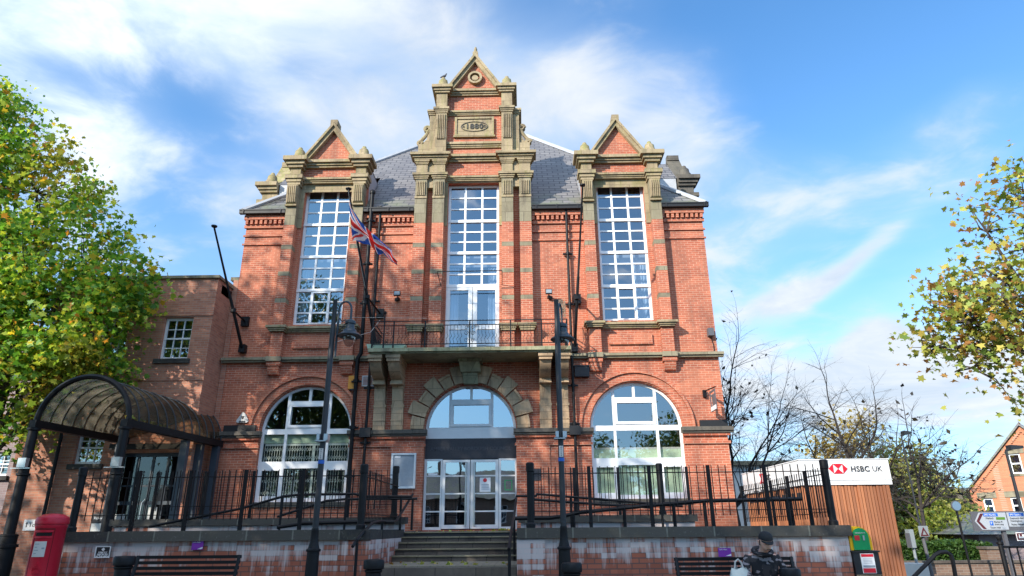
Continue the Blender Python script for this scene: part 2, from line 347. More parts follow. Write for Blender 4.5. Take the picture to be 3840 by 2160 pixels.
# arches : brick rings and hood moulds
for c in (-BC,BC):
    m.plate(arc(c,SP,1.70,0,math.pi)+arc(c,SP,1.46,math.pi,0),[],0,.05)
    m.plate(arc(c,SP,1.79,0,math.pi)+arc(c,SP,1.703,math.pi,0),[],0,.11)
    for s in (-1,1):   # arch springing corbels below the string course
        x=c+s*1.18
        m.box(x-.22,x+.22,0,.24,4.98,5.115); m.ext([(x-.18,0,4.977),(x-.18,.2,4.977),(x-.18,.2,4.86),(x-.18,.1,4.7),(x-.18,0,4.68)],(.36,0,0))
# rolls below impost, piers
SEG=((-7.93,-BC-AR),(-BC+AR,-1.42),(1.42,BC-AR),(BC+AR,7.93))
for a,b in SEG:
    e=.06 if abs(a)>7 else .04; f=.06 if abs(b)>7 else .04
    m.box(a-e,b+f,0,.06,2.42,2.5); m.box(a-e,b+f,0,.08,2.66,2.74)
for x0,x1 in ((-2.45,-1.43),(1.43,2.45)): m.box(x0,x1,0,.05,-.02,2.42)
# aprons below the bay windows
for c in (-BC,BC):
    m.box(c-.7,c+.7,0,.07,5.58,5.92)
    for s in (-1,1): m.box(c+s*1.16-.19,c+s*1.16+.19,0,.25,5.27,6.09)
for s in (-1,1):
    for q in (1.2,1.82): m.box(s*q-.2,s*q+.2,0,.28,5.21,6.03)
wall=m.build('wall','hall brick',HALL)
# efflorescence-pale dark strips: impost course in stone
for a,b in SEG:
    m=MB(TF); e=.16 if abs(a)>7 else .08; f=.16 if abs(b)>7 else .08
    m.box(a-e,b+f,0,.13,2.743,2.8); m.box(a-e,b+f,0,.18,2.803,2.92)
    m.build('impost_course','sill stone',HALL)
for s,(a,b) in ((-1,(-7.93,-3.05)),(1,(3.12,7.93))):
    m=MB(TF); e=.14 if abs(a)>7 else 0; f=.14 if abs(b)>7 else 0
    m.box(a-e,b+f,0,.14,5.12,5.18); m.box(a-e,b+f,0,.2,5.183,5.27)
    for q in (-1.18,1.18): x=s*BC+q; m.box(x-.24,x+.24,.2,.29,5.12,5.273)
    m.build('string_course','band stone',HALL)
# plinth
for a,b in ((-8.0,-1.46),(1.46,8.0)): m=MB(TF); m.box(a,b,0,.07,-.7,-.02); m.build('plinth','sill stone',HALL)
for c in (-BC,BC): m=MB(TF); m.box(c-AR-.05,c+AR+.05,-.3,.06,.68,.828); m.build('window_sill','sill stone',HALL)
def cap(m,u0,u1,d0,d1,z0,z1,out,side=1.):
    h=z1-z0
    for a,b,o in ((0,.28,.35),(.283,.6,.62),(.603,1,1)):
        m.box(u0-out*o*side,u1+out*o*side,d0,d1+out*o,z0+h*a,z0+h*b)
def flutes(m,u0,u1,d,z0,z1,n=5):
    n=min(n,5); w=(u1-u0)/(2*n+1)
    for i in range(n): x=u0+w*(2*i+1); m.box(x,x+w,d,d+.05,z0,z1)
def pilaster(T,u0,u1,ztop,console=True):
    m=MB(T); m.cur=0; m.box(u0,u1,0,.3,6.27,9.9)
    m.cur=1
    for z0,z1 in ((8.99,9.15),(8.03,8.18),(7.09,7.24)): m.box(u0-.002,u1+.002,0,.304,z0,z1)
    m.box(u0-.001,u1+.001,0,.302,9.9,ztop)
    m.cur=2; 
    if console:
        m.ext([(u0,.3,11.4),(u0,.42,11.4),(u0,.44,11.2),(u0,.40,10.9),(u0,.38,10.72),(u0,.3,10.66)],(u1-u0,0,0)); m.box(u0-.02,u1+.02,.3,.4,10.60,10.66)
        w=(u1-u0)/11
        for i in range(5):
            x=u0+w*(2*i+1); m.ext([(x,.38,11.38),(x,.46,11.36),(x,.475,11.2),(x,.435,10.9),(x,.41,10.74),(x,.38,10.72)],(w,0,0))
    else:
        flutes(m,u0+.03,u1-.03,.3,10.95,11.5); m.box(u0-.015,u1+.015,.3,.33,10.84,10.92)
    return m.build('pilaster',['hall brick','band stone','carved stone'],HALL)
def block(m,x,d,z):   # acroter block on the cornice corners
    m.lathe((x,d,z),[(.24,0),(.24,.2),(.19,.27),(.17,.42),(.09,.5),(.07,.57),(.02,.6)],8)
def bay(c,T,low=True,win=True,st='carved stone'):
    if low:
        for s in (-1,1): pilaster(T,c+s*1.165-.18,c+s*1.165+.18,11.45)
    m=MB(T)
    for s in (-1,1):
        a,b=c+s*1.165-.18,c+s*1.165+.18
        if not low: m.box(a,b,-.2,.3,9.6,11.45)
        cap(m,a,b,-.1,.3,11.452,11.82,.13); m.box(a,b,-.3,.28,11.82,12.14); cap(m,a,b,-.3,.28,12.142,12.53,.24)
    cap(m,c-.99,c+.99,-.1,.1,11.60,11.79,.13,0); cap(m,c-.99,c+.99,-.3,.06,12.24,12.50,.2,0)
    m.build('cornice',st,HALL)
    m=MB(T); m.plate([(c-.99,11.3),(c+.99,11.3),(c+.99,11.598),(c-.99,11.598)],[],0.,.03) if low else None
    for s in (-1,1):
        if low: m.box(c+s*.915-.075,c+s*.915+.075,0,.04,9.9,11.3)
    if m.v: m.build('window_surround','carved stone',HALL)
    m=MB(T); m.cur=0; m.box(c-.99,c+.99,-.35,.02,11.8,12.24)
    m.ext([(c-1.0,-.3,12.53),(c+1.0,-.3,12.53),(c,-.3,13.95)],(0,.26,0)); m.build('gable','hall brick',HALL)
    m=MB(T)
    for s in (-1,1):
        o=[(c+s*1.05,12.53),(c+s*.86,12.53),(c,13.78),(c,14.08)]; m.plate(o,[],-.3,.13)
        o=[(c+s*1.09,12.535),(c+s*1.0,12.535),(c,13.98),(c,14.12)]; m.plate(o,[],-.32,.2)
    m.box(c-.13,c+.13,-.3,.17,14.0,14.22); m.build('gable_coping',st,HALL)
    for s in (-1,1):
        m=MB(T); block(m,c+s*1.165,.05,12.53); m.build('corner_block',st,HALL)
    m=MB(T); m.cur=0; m.box(c-1.33,c-1.0,-.35,-2.3,10.3,12.5); m.box(c+1.0,c+1.33,-.35,-2.3,10.3,12.5); m.cur=1
    m.ext([(c-1.35,-.32,12.5),(c+1.35,-.32,12.5),(c,-.32,13.9)],(0,-3.2,0)); m.build('dormer_roof',['lead','slate'],HALL)
bay(-BC,TF); bay(BC,TF)
def TL(u,d,z): return (-7.93+CX-d,FY+u,z+E)
def TR(u,d,z): return (7.93+CX+d,FY+u,z+E)
bay(2.9,TL,False); bay(2.9,TR,False,st='sill stone')  # right dormer: soot and roof shade both put into its darker stone colour
# ---- centre bay ----
for s in (-1,1):
    pilaster(TF,s*1.2-.2,s*1.2+.2,11.6,False); pilaster(TF,s*1.82-.2,s*1.82+.2,11.6,False)
for s in (-1,1):
    m=MB(TF)
    for q in (1.2,1.82): cap(m,s*q-.2,s*q+.2,0,.3,11.602,11.82,.11); m.box(s*q-.195,s*q+.195,0,.29,11.82,12.2); cap(m,s*q-.195,s*q+.195,0,.29,12.2,12.36,.07)
    a=1.0 if s>0 else -2.03; m.box(a,a+1.03,0,.22,11.3,12.36) ; cap(m,min(s*1.0,s*2.03),max(s*1.0,s*2.03),-.1,.3,12.362,12.6,.2); m.build('pilaster_capital','carved stone',HALL)
m=MB(TF)
cap(m,-.99,.99,-.1,.05,11.62,11.8,.12,0); m.build('cornice','carved stone',HALL); m=MB(TF); cap(m,-.99,.99,-.1,.04,12.4,12.66,.18,0)
m.build('cornice','carved stone',HALL)
m=MB(TF); m.box(-.99,.99,0,.03,11.58,11.618)
for s in (-1,1): m.box(min(s*.905,s*.998),max(s*.905,s*.998),0,.03,9.9,11.58)
m.build('window_surround','carved stone',HALL)
# upper stage
m=MB(TF); m.box(-1.62,1.62,-1.2,0,12.5,14.37); m.box(-1.37,1.37,-.9,0,14.37,15.3); m.box(-.99,.99,0,.02,11.8,12.4)
m.ext([(-1.0,-.5,15.5),(1.0,-.5,15.5),(0,-.5,16.95)],(0,.46,0)); m.build('gable','hall brick',HALL)
for s in (-1,1):
    m=MB(TF); a,b=min(s*1.0,s*1.4),max(s*1.0,s*1.4); m.box(a,b,0,.26,12.6,15.22); flutes(m,a+.03,b-.03,.26,13.25,14.3,6)
    a2,b2=min(s*1.403,s*1.64),max(s*1.403,s*1.64); m.box(a2,b2,-1.2,.12,12.6,14.36)
    m.box(min(s*1.3,s*2.02),max(s*1.3,s*2.02),-.6,.1,12.6,13.15)
    m.build('pilaster','carved stone',HALL)
for s in (-1,1):   # scrolls flanking the upper stage
    m=MB(TF); pts=[]
    x0=s*1.64
    for i in range(13): t=i/12; pts.append((x0+s*(.06+.34*t**1.6),.0,13.78-.52*t))
    m.tube(pts,[.07]*13,8)
    for cx,cz,r in ((x0+s*.10,13.84,.13),(x0+s*.34,13.24,.11)):
        m.tube([(cx+r*(1-.6*i/16)*math.cos(i*.62),.02,cz+r*(1-.6*i/16)*math.sin(i*.62)) for i in range(17)],.04,6)
        m.ext([(cx+r*math.cos(a*math.pi/6),-.12,cz+r*math.sin(a*math.pi/6)) for a in range(12)],(0,.12,0))
    m.plate([(x0,13.15),(x0+s*.3,13.15),(x0+s*.1,13.4),(x0+s*.04,13.75),(x0,13.8)],[],-.1,.03)
    m.build('scroll','carved stone',HALL)
for s in (-1,1):
    m=MB(TF); cap(m,min(s*1.0,s*1.4),max(s*1.0,s*1.4),0,.26,14.362,14.585,.09); cap(m,min(s*1.41,s*1.64),max(s*1.41,s*1.64),-1.2,.12,14.36,14.56,.09)
    cap(m,min(s*.97,s*1.4),max(s*.97,s*1.4),-.9,.26,15.222,15.52,.17); m.build('pilaster_capital','carved stone',HALL)
for a_ in ((0,.02,14.38,14.56,.1),(-.5,.02,15.24,15.48,.16),(0,.02,12.99,13.2,.12)): m=MB(TF); cap(m,-.99,.99,*a_,0); m.build('cornice','carved stone',HALL)
m=MB(TF)
for s in (-1,1):
    m.plate([(s*1.02,15.52),(s*.82,15.52),(0,16.75),(0,17.05)],[],-.3,.12); m.plate([(s*1.06,15.53),(s*.97,15.53),(0,16.95),(0,17.1)],[],-.33,.2)
m.box(-.1,.1,-.2,.1,17.0,17.22); m.lathe((0,-.05,17.2),[(.11,0),(.09,.12),(.05,.16),(.07,.22),(.03,.34)],8); m.build('gable_coping','carved stone',HALL)
for s in (-1,1):
    m=MB(TF); block(m,s*1.2,.0,15.52); m.build('corner_block','carved stone',HALL)
m=MB(TF); m.plate(arc(0,16.05,.27,0,2*math.pi,24)[:-1],[arc(0,16.05,.19,0,2*math.pi,24)[:-1]],-.04,.1); m.ext([(x,-.04,z) for x,z in arc(0,16.05,.12,0,2*math.pi,16)[:-1]],(0,.09,0)); m.build('roundel','carved stone',HALL)
m=MB(TF); m.box(-.7,.7,0,.06,13.5,14.26); m.box(-.76,.76,0,.09,13.44,13.51)
m.plate(rect(-.72,.72,13.48,14.28),[rect(-.64,.64,13.56,14.2)],.06,.10); plq=m.build('date_plaque','carved stone',HALL)
# dark oval with the date
m=MB(TF); m.plate([(x*1.0,13.88+(z)*.42) for x,z in arc(0,0,.5,0,2*math.pi,32)[:-1]],[[(x,13.88+z*.42) for x,z in arc(0,0,.465,0,2*math.pi,32)[:-1]]],.06,.085); m.build('oval','sill stone',plq)
text('1880',.30,'black stone',plq,TF(0,.07,13.88),ext=.014,name='date',bold=.008,space=1.12); text('A',.13,'black stone',plq,TF(-.39,.07,13.88),ext=.01,name='date'); text('D',.13,'black stone',plq,TF(.39,.07,13.88),ext=.01,name='date')
# ---- roof ----
m=MB(TF); e=8.08; zz=10.52; ap=(0,-7.95,zz+8.95)
v=[(-e,.15,zz),(e,.15,zz),(e,-16.05,zz),(-e,-16.05,zz),ap]
m.add(v,[(1,2,4),(2,3,4),(3,0,4),(3,2)]) if False else m.add(v,[(1,2,4),(2,3,4),(3,0,4)])
o=[(-e,0)]
for c_,w_ in ((-BC,1.3),(0,1.95),(BC,1.3)): o+=[(c_-w_,0),(c_-w_,2.3),(c_+w_,2.3),(c_+w_,0)]
o+=[(e,0),(0,8.1)]
tri=tessellate_polygon([[Vector((a,b,0)) for a,b in o]]); m.add([(a,.15-b,zz+b*8.95/8.1) for a,b in o],[tuple(q) for q in tri]); roof=m.build('roof','slate',HALL,recalc=False)
m=MB(TF)
for s in (-1,1): m.box(min(s*1.35,s*2.0),max(s*1.35,s*2.0),-.35,-2.6,10.3,12.5)
m.box(-1.35,1.35,-2.3,-2.6,10.3,12.5); m.build('tower_flank','hall brick',HALL)
m=MB(TF)
for p in v[:4]:
    q=Vector(ap); p=Vector(p); m.tube([p+Vector((0,0,.04)),q+Vector((0,0,.04))],.09,6)
m.build('hip_flashing','lead',roof)
for a,b in ((-8.13,-BC-1.37),(-BC+1.37,-2.05),(2.05,BC-1.37),(BC+1.37,8.13)):
    m=MB(TF); m.box(a,b,.17,.3,10.38,10.52); m.box(a,b,.3,.32,10.49,10.53)
    n=max(2,int((b-a)/.55))
    for i in range(n): x=a+.12+(b-a-.3)*i/(n-1); m.box(x,x+.04,.3,.33,10.36,10.53)
    m.build('gutter','black gutter',HALL)
# ---- windows ----
def grid_window(c,w,zs,dp,door=False):
    """zs: storeys as (z0,z1,rows); 3 lights wide"""
    m=MB(TF); z0=zs[0][0]-.09; z1=zs[-1][1]+.09; hs=[]
    cols=[(-w+.09,-w/3-.035),(-w/3+.035,w/3-.035),(w/3+.035,w-.09)]
    for a,b,n in zs:
        if n==0: continue
        h=(b-a+.05)/n
        for i in range(n):
            for x0,x1 in cols: hs.append(rect(c+x0,c+x1,a+i*h,a+(i+1)*h-.05))
    if door:
        m.plate(rect(c-w,c+w,zs[0][1]+.06,z1),hs,dp,dp-.07)
    else: m.plate(rect(c-w,c+w,z0,z1),hs,dp,dp-.07)
    if not door:   # opening casement in the middle of the bottom stage
        a,b,n=zs[0]; m.plate(rect(c-w/3-.05,c+w/3+.05,a-.03,b+.02),[rect(c-w/3+.035,c+w/3-.035,a+.001,b-.051)],dp,dp+.03)
    for a,b,n in zs[1:]: m.box(c-w,c+w,dp,dp+.03,a-.115,a-.035)
    f=m.build('window','white frame',HALL)
    m=MB(TF); m.box(c-w+.05,c+w-.05,dp-.03,dp-.035,(zs[0][1]+.1 if door else z0+.05),z1-.05); m.build('pane','window glass',f)
    return f
BZ=[(6.52,7.62,3),(7.74,8.85,3),(8.97,10.08,3),(10.20,11.46,3)]
def curtain(f,x0,x1,z0,z1,d):
    m=MB(TF); n=int(abs(x1-x0)/.03)+2; top=[];bot=[]
    for i in range(n):
        x=x0+(x1-x0)*i/(n-1); dd=d+.035*math.sin(i*1.9); top.append((x,dd,z1)); bot.append((x+.02*math.sin(i),dd,z0))
    m.add(top+bot,[(i,i+1,n+i+1,n+i) for i in range(n-1)]); m.build('curtain','curtain',f,recalc=False)
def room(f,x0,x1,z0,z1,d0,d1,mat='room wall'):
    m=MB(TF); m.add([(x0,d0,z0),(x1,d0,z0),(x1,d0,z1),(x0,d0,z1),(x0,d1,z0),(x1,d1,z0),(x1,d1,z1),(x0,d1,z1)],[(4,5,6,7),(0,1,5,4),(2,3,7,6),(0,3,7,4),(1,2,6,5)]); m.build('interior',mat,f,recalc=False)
for c in (-BC,BC):
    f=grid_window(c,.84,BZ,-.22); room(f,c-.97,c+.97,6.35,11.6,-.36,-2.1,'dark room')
    if c<0: curtain(f,c-.8,c-.42,6.45,8.55,-.5); curtain(f,c+.5,c+.8,6.45,8.0,-.7)
    else: curtain(f,c+.3,c+.8,6.45,8.55,-.5)
    m=MB(TF); m.box(c-.8,c+.8,-.5,-.53,8.62,9.0); m.build('pelmet','off white',f)
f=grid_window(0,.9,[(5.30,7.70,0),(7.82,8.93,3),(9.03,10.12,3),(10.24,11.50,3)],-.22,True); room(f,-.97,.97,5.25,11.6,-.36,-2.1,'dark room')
curtain(f,-.85,-.5,5.4,8.5,-.5); curtain(f,.5,.85,5.4,8.5,-.5)
m=MB(TF); m.box(-.85,.85,-.5,-.53,8.55,8.95); m.build('pelmet','off white',f)
for s in (-1,1):   # balcony doors
    a,b=min(s*.01,s*.9),max(s*.01,s*.9)
    m=MB(TF); m.plate(rect(a,b,5.3,7.755),[rect(a+.14,b-.14,5.5,6.22),rect(a+.14,b-.14,6.38,7.6)],-.2,-.28); d=m.build('balcony_door','white frame',HALL)
    m=MB(TF); m.box(a+.1,b-.1,-.24,-.245,5.4,7.7); m.build('pane','window glass',d)
    m=MB(TF); m.box(s*.06-.02,s*.06+.02,-.17,-.2,6.15,6.42); m.bar((s*.06,-.15,6.36),(s*.2,-.15,6.36),.025); m.build('handle','silver',d)
# sills of the bays
for c in (-BC,BC):
    m=MB(TF); cap(m,c-.95,c+.95,-.2,.02,6.12,6.3,.16,0)
    for s in (-1,1): cap(m,c+s*1.165-.19,c+s*1.165+.19,0,.3,6.093,6.28,.14)
    m.build('window_sill','carved stone',HALL)
for s in (-1,1):
    m=MB(TF)
    for q in (1.2,1.82): cap(m,s*q-.2,s*q+.2,0,.3,6.033,6.26,.1)
    m.build('window_sill','carved stone',HALL)
def clipcell(c,R_,x0,x1,z0,z1,zs):
    """rectangle cell cut by the arch"""
    pts=[]; rr=R_
    xa=max(x0,-math.sqrt(max(rr*rr-(max(z0,zs)-zs)**2,0))); xb=min(x1,math.sqrt(max(rr*rr-(max(z0,zs)-zs)**2,0)))
    pts=[(c+xa,z0),(c+xb,z0)]
    n=16
    for i in range(n+1):
        x=xb+(xa-xb)*i/n; z=min(z1,zs+math.sqrt(max(rr*rr-x*x,0)))
        if z>z0+1e-3 and (abs(pts[-1][0]-c-x)>1e-4 or abs(pts[-1][1]-z)>1e-4): pts.append((c+x,z))
    return pts
def arch_window(c,R_,z0,rows,name='window'):
    m=MB(TF); hs=[]
    if rows=='side':
        for a,b in ((z0+.12,1.82),(2.03,SP-.07)):
            t=.06 if a<1 else 0
            hs+=[rect(c-R_+.08+t,c-.70-t,a+t,b-t),rect(c-.62,c+.62,a,b),rect(c+.70+t,c+R_-.08-t,a+t,b-t)]
    zb=SP+.09
    for x0,x1,a,b in ((-R_+.07,-.70,zb,9),(.70,R_-.07,zb,9),(-.56,.56,zb+.12,3.72),(-.62,-.04,3.9,9),(.04,.62,3.9,9)):
        hs.append(clipcell(c,R_-.08,x0,x1,a,b,SP))
    o=archhole(c,R_,z0,SP); m.plate(o,hs,-.16,-.24)
    m.plate(rect(c-.64,c+.64,zb+.04,3.8),[rect(c-.56,c+.56,zb+.12,3.72)],-.13,-.16)
    f=m.build(name,'white frame',HALL)
    m=MB(TF); m.plate(archhole(c,R_-.04,z0+.04,SP),[],-.2,-.205); m.build('pane','arch glass',f); return f
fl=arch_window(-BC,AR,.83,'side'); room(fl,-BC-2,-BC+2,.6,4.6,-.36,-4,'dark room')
m=MB(TF)      # folding security grille behind the left window
for i in range(34):
    x=-BC-1.3+i*2.6/33
    if abs(i-17)==0: continue
    m.box(x-.007,x+.007,-.255,-.262,.9,2.55)
for zc in (1.1,1.45,1.8,2.15,2.4):
    for i in range(33):
        x=-BC-1.3+i*2.6/33; s=1 if i%2 else -1
        m.bar((x,-.25,zc-.06*s),(x+2.6/33,-.25,zc+.06*s),.018,.008); m.bar((x,-.245,zc+.06*s),(x+2.6/33,-.245,zc-.06*s),.018,.008)
m.box(-BC-1.3,-BC+1.3,-.25,-.29,2.52,2.58); m.box(-BC+.2,-BC+.27,-.27,-.3,.84,2.55)
m.build('security_grille','grille',fl)
m=MB(TF); m.box(-BC-1.4,-BC+1.4,-.3,-.33,2.6,2.86); m.build('pelmet','blind green',fl)

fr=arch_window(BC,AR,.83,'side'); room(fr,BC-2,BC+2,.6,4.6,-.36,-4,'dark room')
m=MB(TF); m.box(BC-1.42,BC+1.42,-.27,-.275,.84,2.3); m.build('blind','blind green',fr)
m=MB(TF); m.box(BC-1.42,BC+1.42,-.265,-.29,2.3,2.36); m.build('blind_rail','off white',fr)
# entrance
m=MB(TF); hs=[]; zb=SP+.09
for x0,x1,a,b in ((-1.35,-.70,zb,9),(.70,1.35,zb,9),(-.56,.56,zb+.1,3.72),(-.62,-.04,3.9,9),(.04,.62,3.9,9)): hs.append(clipcell(0,1.34,x0,x1,a,b,SP))
m.plate([(-1.42,2.68),(1.42,2.68)]+arc(0,SP,1.42,0,math.pi),hs,-.2,-.28); m.plate(rect(-.64,.64,zb+.02,3.8),[rect(-.56,.56,zb+.1,3.72)],-.17,-.2)
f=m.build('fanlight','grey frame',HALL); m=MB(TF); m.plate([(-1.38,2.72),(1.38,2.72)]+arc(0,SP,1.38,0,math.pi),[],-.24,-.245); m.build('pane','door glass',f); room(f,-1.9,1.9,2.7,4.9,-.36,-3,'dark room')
m=MB(TF); m.box(-1.42,1.42,-.2,-.3,2.06,2.678); sg=m.build('fascia','dark panel',HALL)
text('AMBER VALLEY BOROUGH COUNCIL',.15,'faded letters',sg,TF(0,-.197,2.36),ext=.003,bold=.004)
BARS=(.06,.52,1.03,1.55,2.03)
for s in (-1,1):
    m=MB(TF); a,b=(-1.42,-.87) if s<0 else (.87,1.42)
    m.plate(rect(a,b,0,2.058),[rect(a+.07,b-.05,BARS[i]+.02,BARS[i+1]-.02) for i in range(4)],-.2,-.28)
    f=m.build('side_light','grey frame',HALL)
    m=MB(TF); m.box(a+.02,b-.03,-.24,-.245,.04,2.04); m.build('pane','door glass',f)
room(f,-1.9,1.9,-.02,2.6,-.36,-4,'dark room')
for s in (-1,1):
    a,b=min(s*.01,s*.86),max(s*.01,s*.86)
    m=MB(TF); m.plate(rect(a,b,.03,2.03),[rect(a+.09,b-.09,(.14 if i==0 else BARS[i]+.02),BARS[i+1]-(.02 if i<3 else .07)) for i in range(4)],-.18,-.26)
    d=m.build('door','grey frame',HALL)
    m=MB(TF); m.box(a+.06,b-.06,-.22,-.225,.1,1.98); m.build('pane','door glass',d)
    m=MB(TF); x=s*.13; m.tube([(x,-.18,.12),(x,-.1,.12),(x,-.1,1.95),(x,-.18,1.95)],.026,8); m.build('handle','silver',d)
    if s>0:
        m=MB(TF); m.box(.29,.62,-.216,-.222,1.08,1.5); pp=m.build('notice','white sign',d)
        m=MB(TF); m.ext([(x_,-.215,z_) for x_,z_ in arc(.45,1.42,.06,0,6.28,12)],(0,.003,0)); m.build('notice_logo','red plastic',pp)
        m=MB(TF)
        for i in range(4): m.box(.34,.57,-.215,-.211,1.15+i*.045,1.165+i*.045)
        m.build('notice_text','board grey',pp)
m=MB(TF); m.plate(rect(1.05,1.28,1.12,1.42),[rect(1.07,1.26,1.14,1.4)],-.236,-.228); m.build('notice','green plastic',HALL)
m=MB(TF); m.box(-1.3,-1.02,-.236,-.23,1.58,1.64); m.build('notice','white sign',HALL)
# voussoirs of the entrance arch
m=MB(TF)
NV=13
for i in range(NV):
    a0=math.pi*i/NV+.012; a1=math.pi*(i+1)/NV-.012; lng=i%2==1; ro=2.02 if lng else 1.84
    if i in(0,NV-1): ro=1.84
    m.plate(arc(0,SP,ro,a0,a1,4)+arc(0,SP,1.46,a1,a0,4),[],0,.14 if lng else .1)
    if not lng: m.plate(arc(0,SP,1.86,a0,a1,4)+arc(0,SP,1.79,a1,a0,4),[],0,.14)
m.build('arch_stones','warm stone',HALL)
m=MB(TF); m.ext([(-.22,0,4.32),(-.22,.2,4.32),(-.24,.34,4.65),(-.24,0,4.65)],(.46,0,0)); m.ext([(-.3,0,4.66),(-.3,.42,4.66),(-.34,.6,4.95),(-.34,0,4.95)],(.64,0,0)); m.box(-.37,.37,0,.64,4.952,5.04)
m.build('keystone','mossy stone',HALL)
# balcony
BAL=[]
m=MB(TF); m.box(-3.04,3.12,0,1.4,5.09,5.2); m.box(-2.96,3.04,0,1.32,5.045,5.088); bal=m.build('balcony','mossy stone',HALL)
m=MB(TF); rd=1.3; pz=6.07; xs=[-2.95+i*5.95/6 for i in range(7)]; xs=[-2.95,-2.3,-1.33,0.04,1.3,2.25,3.03]
for z in (pz,5.93,5.33): m.box(-2.97,3.05,rd-.012,rd+.012,z-.012,z+.012)
for x in (-2.95,3.03):
    for z in (pz,5.93,5.33): m.box(x-.012,x+.012,0,rd,z-.012,z+.012)
for x in xs: m.box(x-.02,x+.02,rd-.02,rd+.02,5.2,pz+.01)
for x in (-2.6,2.7): m.box(x-.02,x+.02,rd-.022,rd+.018,5.2,6.3); m.lathe((x,rd,6.3),[(.02,0),(.05,.05),(.02,.1)],8)
for i in range(56):
    x=-2.9+i*5.88/55
    if min(abs(x-q) for q in xs)<.05: continue
    near=min(abs(x-q) for q in (-1.33,.04,1.3,-2.6,2.7))
    if near<.2: continue
    m.tube([(x,rd,5.93),(x,rd,5.66),(x+.035,rd,5.58),(x-.03,rd,5.48),(x,rd,5.40),(x,rd,5.33)],.008,4,False)
for q in (-1.33,.04,1.3,-2.6,2.7):
    for s in (-1,1):
        for cz,r in ((5.84,.06),(5.66,.075),(5.44,.07)):
            m.tube([(q+s*.1+r*(1-.05*k)*math.cos(k*.6),rd,cz+r*(1-.05*k)*math.sin(k*.6)) for k in range(14)],.008,4,False)
for sx in (-2.95,3.03):
    for i in range(11): dd=.1+i*.115; m.box(sx-.008,sx+.008,dd-.008,dd+.008,5.33,5.93)
m.build('railing','black iron',bal)
m=MB(TF); m.box(-1.08,1.03,.86,.88,7.86,7.885); m.bar((-1.08,.87,7.87),(-1.0,.1,7.5),.02); m.bar((1.03,.87,7.87),(1.0,.1,7.5),.02); m.build('banner_rail','black iron',HALL)
for x in (-2.85,-2.29,2.35,2.89):
    m=MB(TF); w=.17
    pr=[(0,5.0),(1.2,5.0),(1.2,4.9),(1.1,4.74),(.94,4.58),(.7,4.46),(.5,4.41),(.5,4.3),(.3,4.3),(.2,3.8),(.12,3.5),(.12,2.95),(0,2.95)]
    m.ext([(x-w,d,z) for d,z in pr],(2*w,0,0))
    m.box(x-.22,x+.22,0,1.28,4.93,5.04); m.box(x-.195,x+.195,0,1.24,4.84,4.928); m.box(x-.19,x+.19,0,.54,4.27,4.36)
    m.box(x-.2,x+.2,0,.16,3.62,3.7); m.box(x-.185,x+.185,0,.13,2.92,3.62); m.box(x-.2,x+.2,0,.15,3.2,3.22)
    m.build('bracket','warm stone',HALL)
# drain pipes
def pipe(name,pts,r,fix=()):
    m=MB(); m.tube(pts,r,10)
    for p in fix: m.lathe((p[0],p[1],p[2]),[(r*1.5,0),(r*1.5,.09)],10); m.box(p[0]-.16,p[0]+.16,p[1]+.02,p[1]+.1,p[2]+.02,p[2]+.07)
    return m.build(name,'black iron',HALL)
A=lambda x,y,Y: at(x,y,Y)
def vert(x,y0,y1,Y,r,name,joints=3):
    p=at(x,y0,Y); q=Vector((p.x,Y,at(x,y1,Y).z)); js=[(p.x,Y,q.z+(p.z-q.z)*(i+.6)/joints) for i in range(joints)]
    return pipe(name,[p,q],r,js)
p1=at(1397,725,20.75); pipe('soil_pipe',[(p1.x,20.75,p1.z),(p1.x,20.75,E+5.35),(p1.x-.1,20.78,E+5.2),(p1.x-.1,20.78,E-.1)],.065,[(p1.x,20.75,E+z) for z in (10.0,8.4,7.0)]+[(p1.x-.1,20.78,E+z) for z in (4.4,2.95,1.5)])
m=MB(); m.lathe((p1.x,20.75,p1.z-.02),[(.09,0),(.1,.06),(.08,.12),(.03,.16)],10); m.build('pipe_cowl','black iron',HALL)
p2=at(1428,775,20.85); pipe('drain_pipe',[(p2.x,20.85,p2.z),(p2.x,20.85,E+5.25),(p2.x,20.85,E-.1)],.045,[(p2.x,20.85,E+z) for z in (9.0,7.1,4.2,2.5)])
p3=at(2122,773,20.85); pipe('drain_pipe',[(p3.x,20.85,p3.z),(p3.x,20.85,E-.1)],.045,[(p3.x,20.85,E+z) for z in (8.7,6.9,4.2,3.0)])
for q_ in (p2,p3): m=MB(TF); m.box(q_.x-CX-.17,q_.x-CX+.17,.02,.26,2.7,2.98); m.build('rainwater_hopper','black gutter',HALL)
for a,b in ((-7.7,-6.7),(7.1,7.95)): m=MB(TF); m.box(a,b,.02,.12,2.925,3.12); m.build('roller_box','black gutter',HALL)
def Z(r): return r+E
def tagm(o,label,cat,group=None,kind=None):
    if label: o['label']=label
    if cat: o['category']=cat
    if group: o['group']=group
    if kind: o['kind']=kind
    return o
# ---------------- ground ----------------
m=MB(); m.box(-400,400,-400,600,-.3,0); o=m.build('ground','tarmac'); o['kind']='structure'
m=MB(); m.box(-14,9,3,11,0.0,.006); o=m.build('pavement','paving'); o['kind']='structure'
m=MB(); m.box(-7.3,-2.42,11.3,21,0,Z(-.05)); m.box(-12.1,-7.3,18,21,0,Z(-.05)); m.box(-.12,4.92,11.3,21,0,Z(-.05)); m.box(-2.42,-.12,14.0,21,0,Z(-.032)); o=m.build('forecourt','tarmac'); o['kind']='structure'
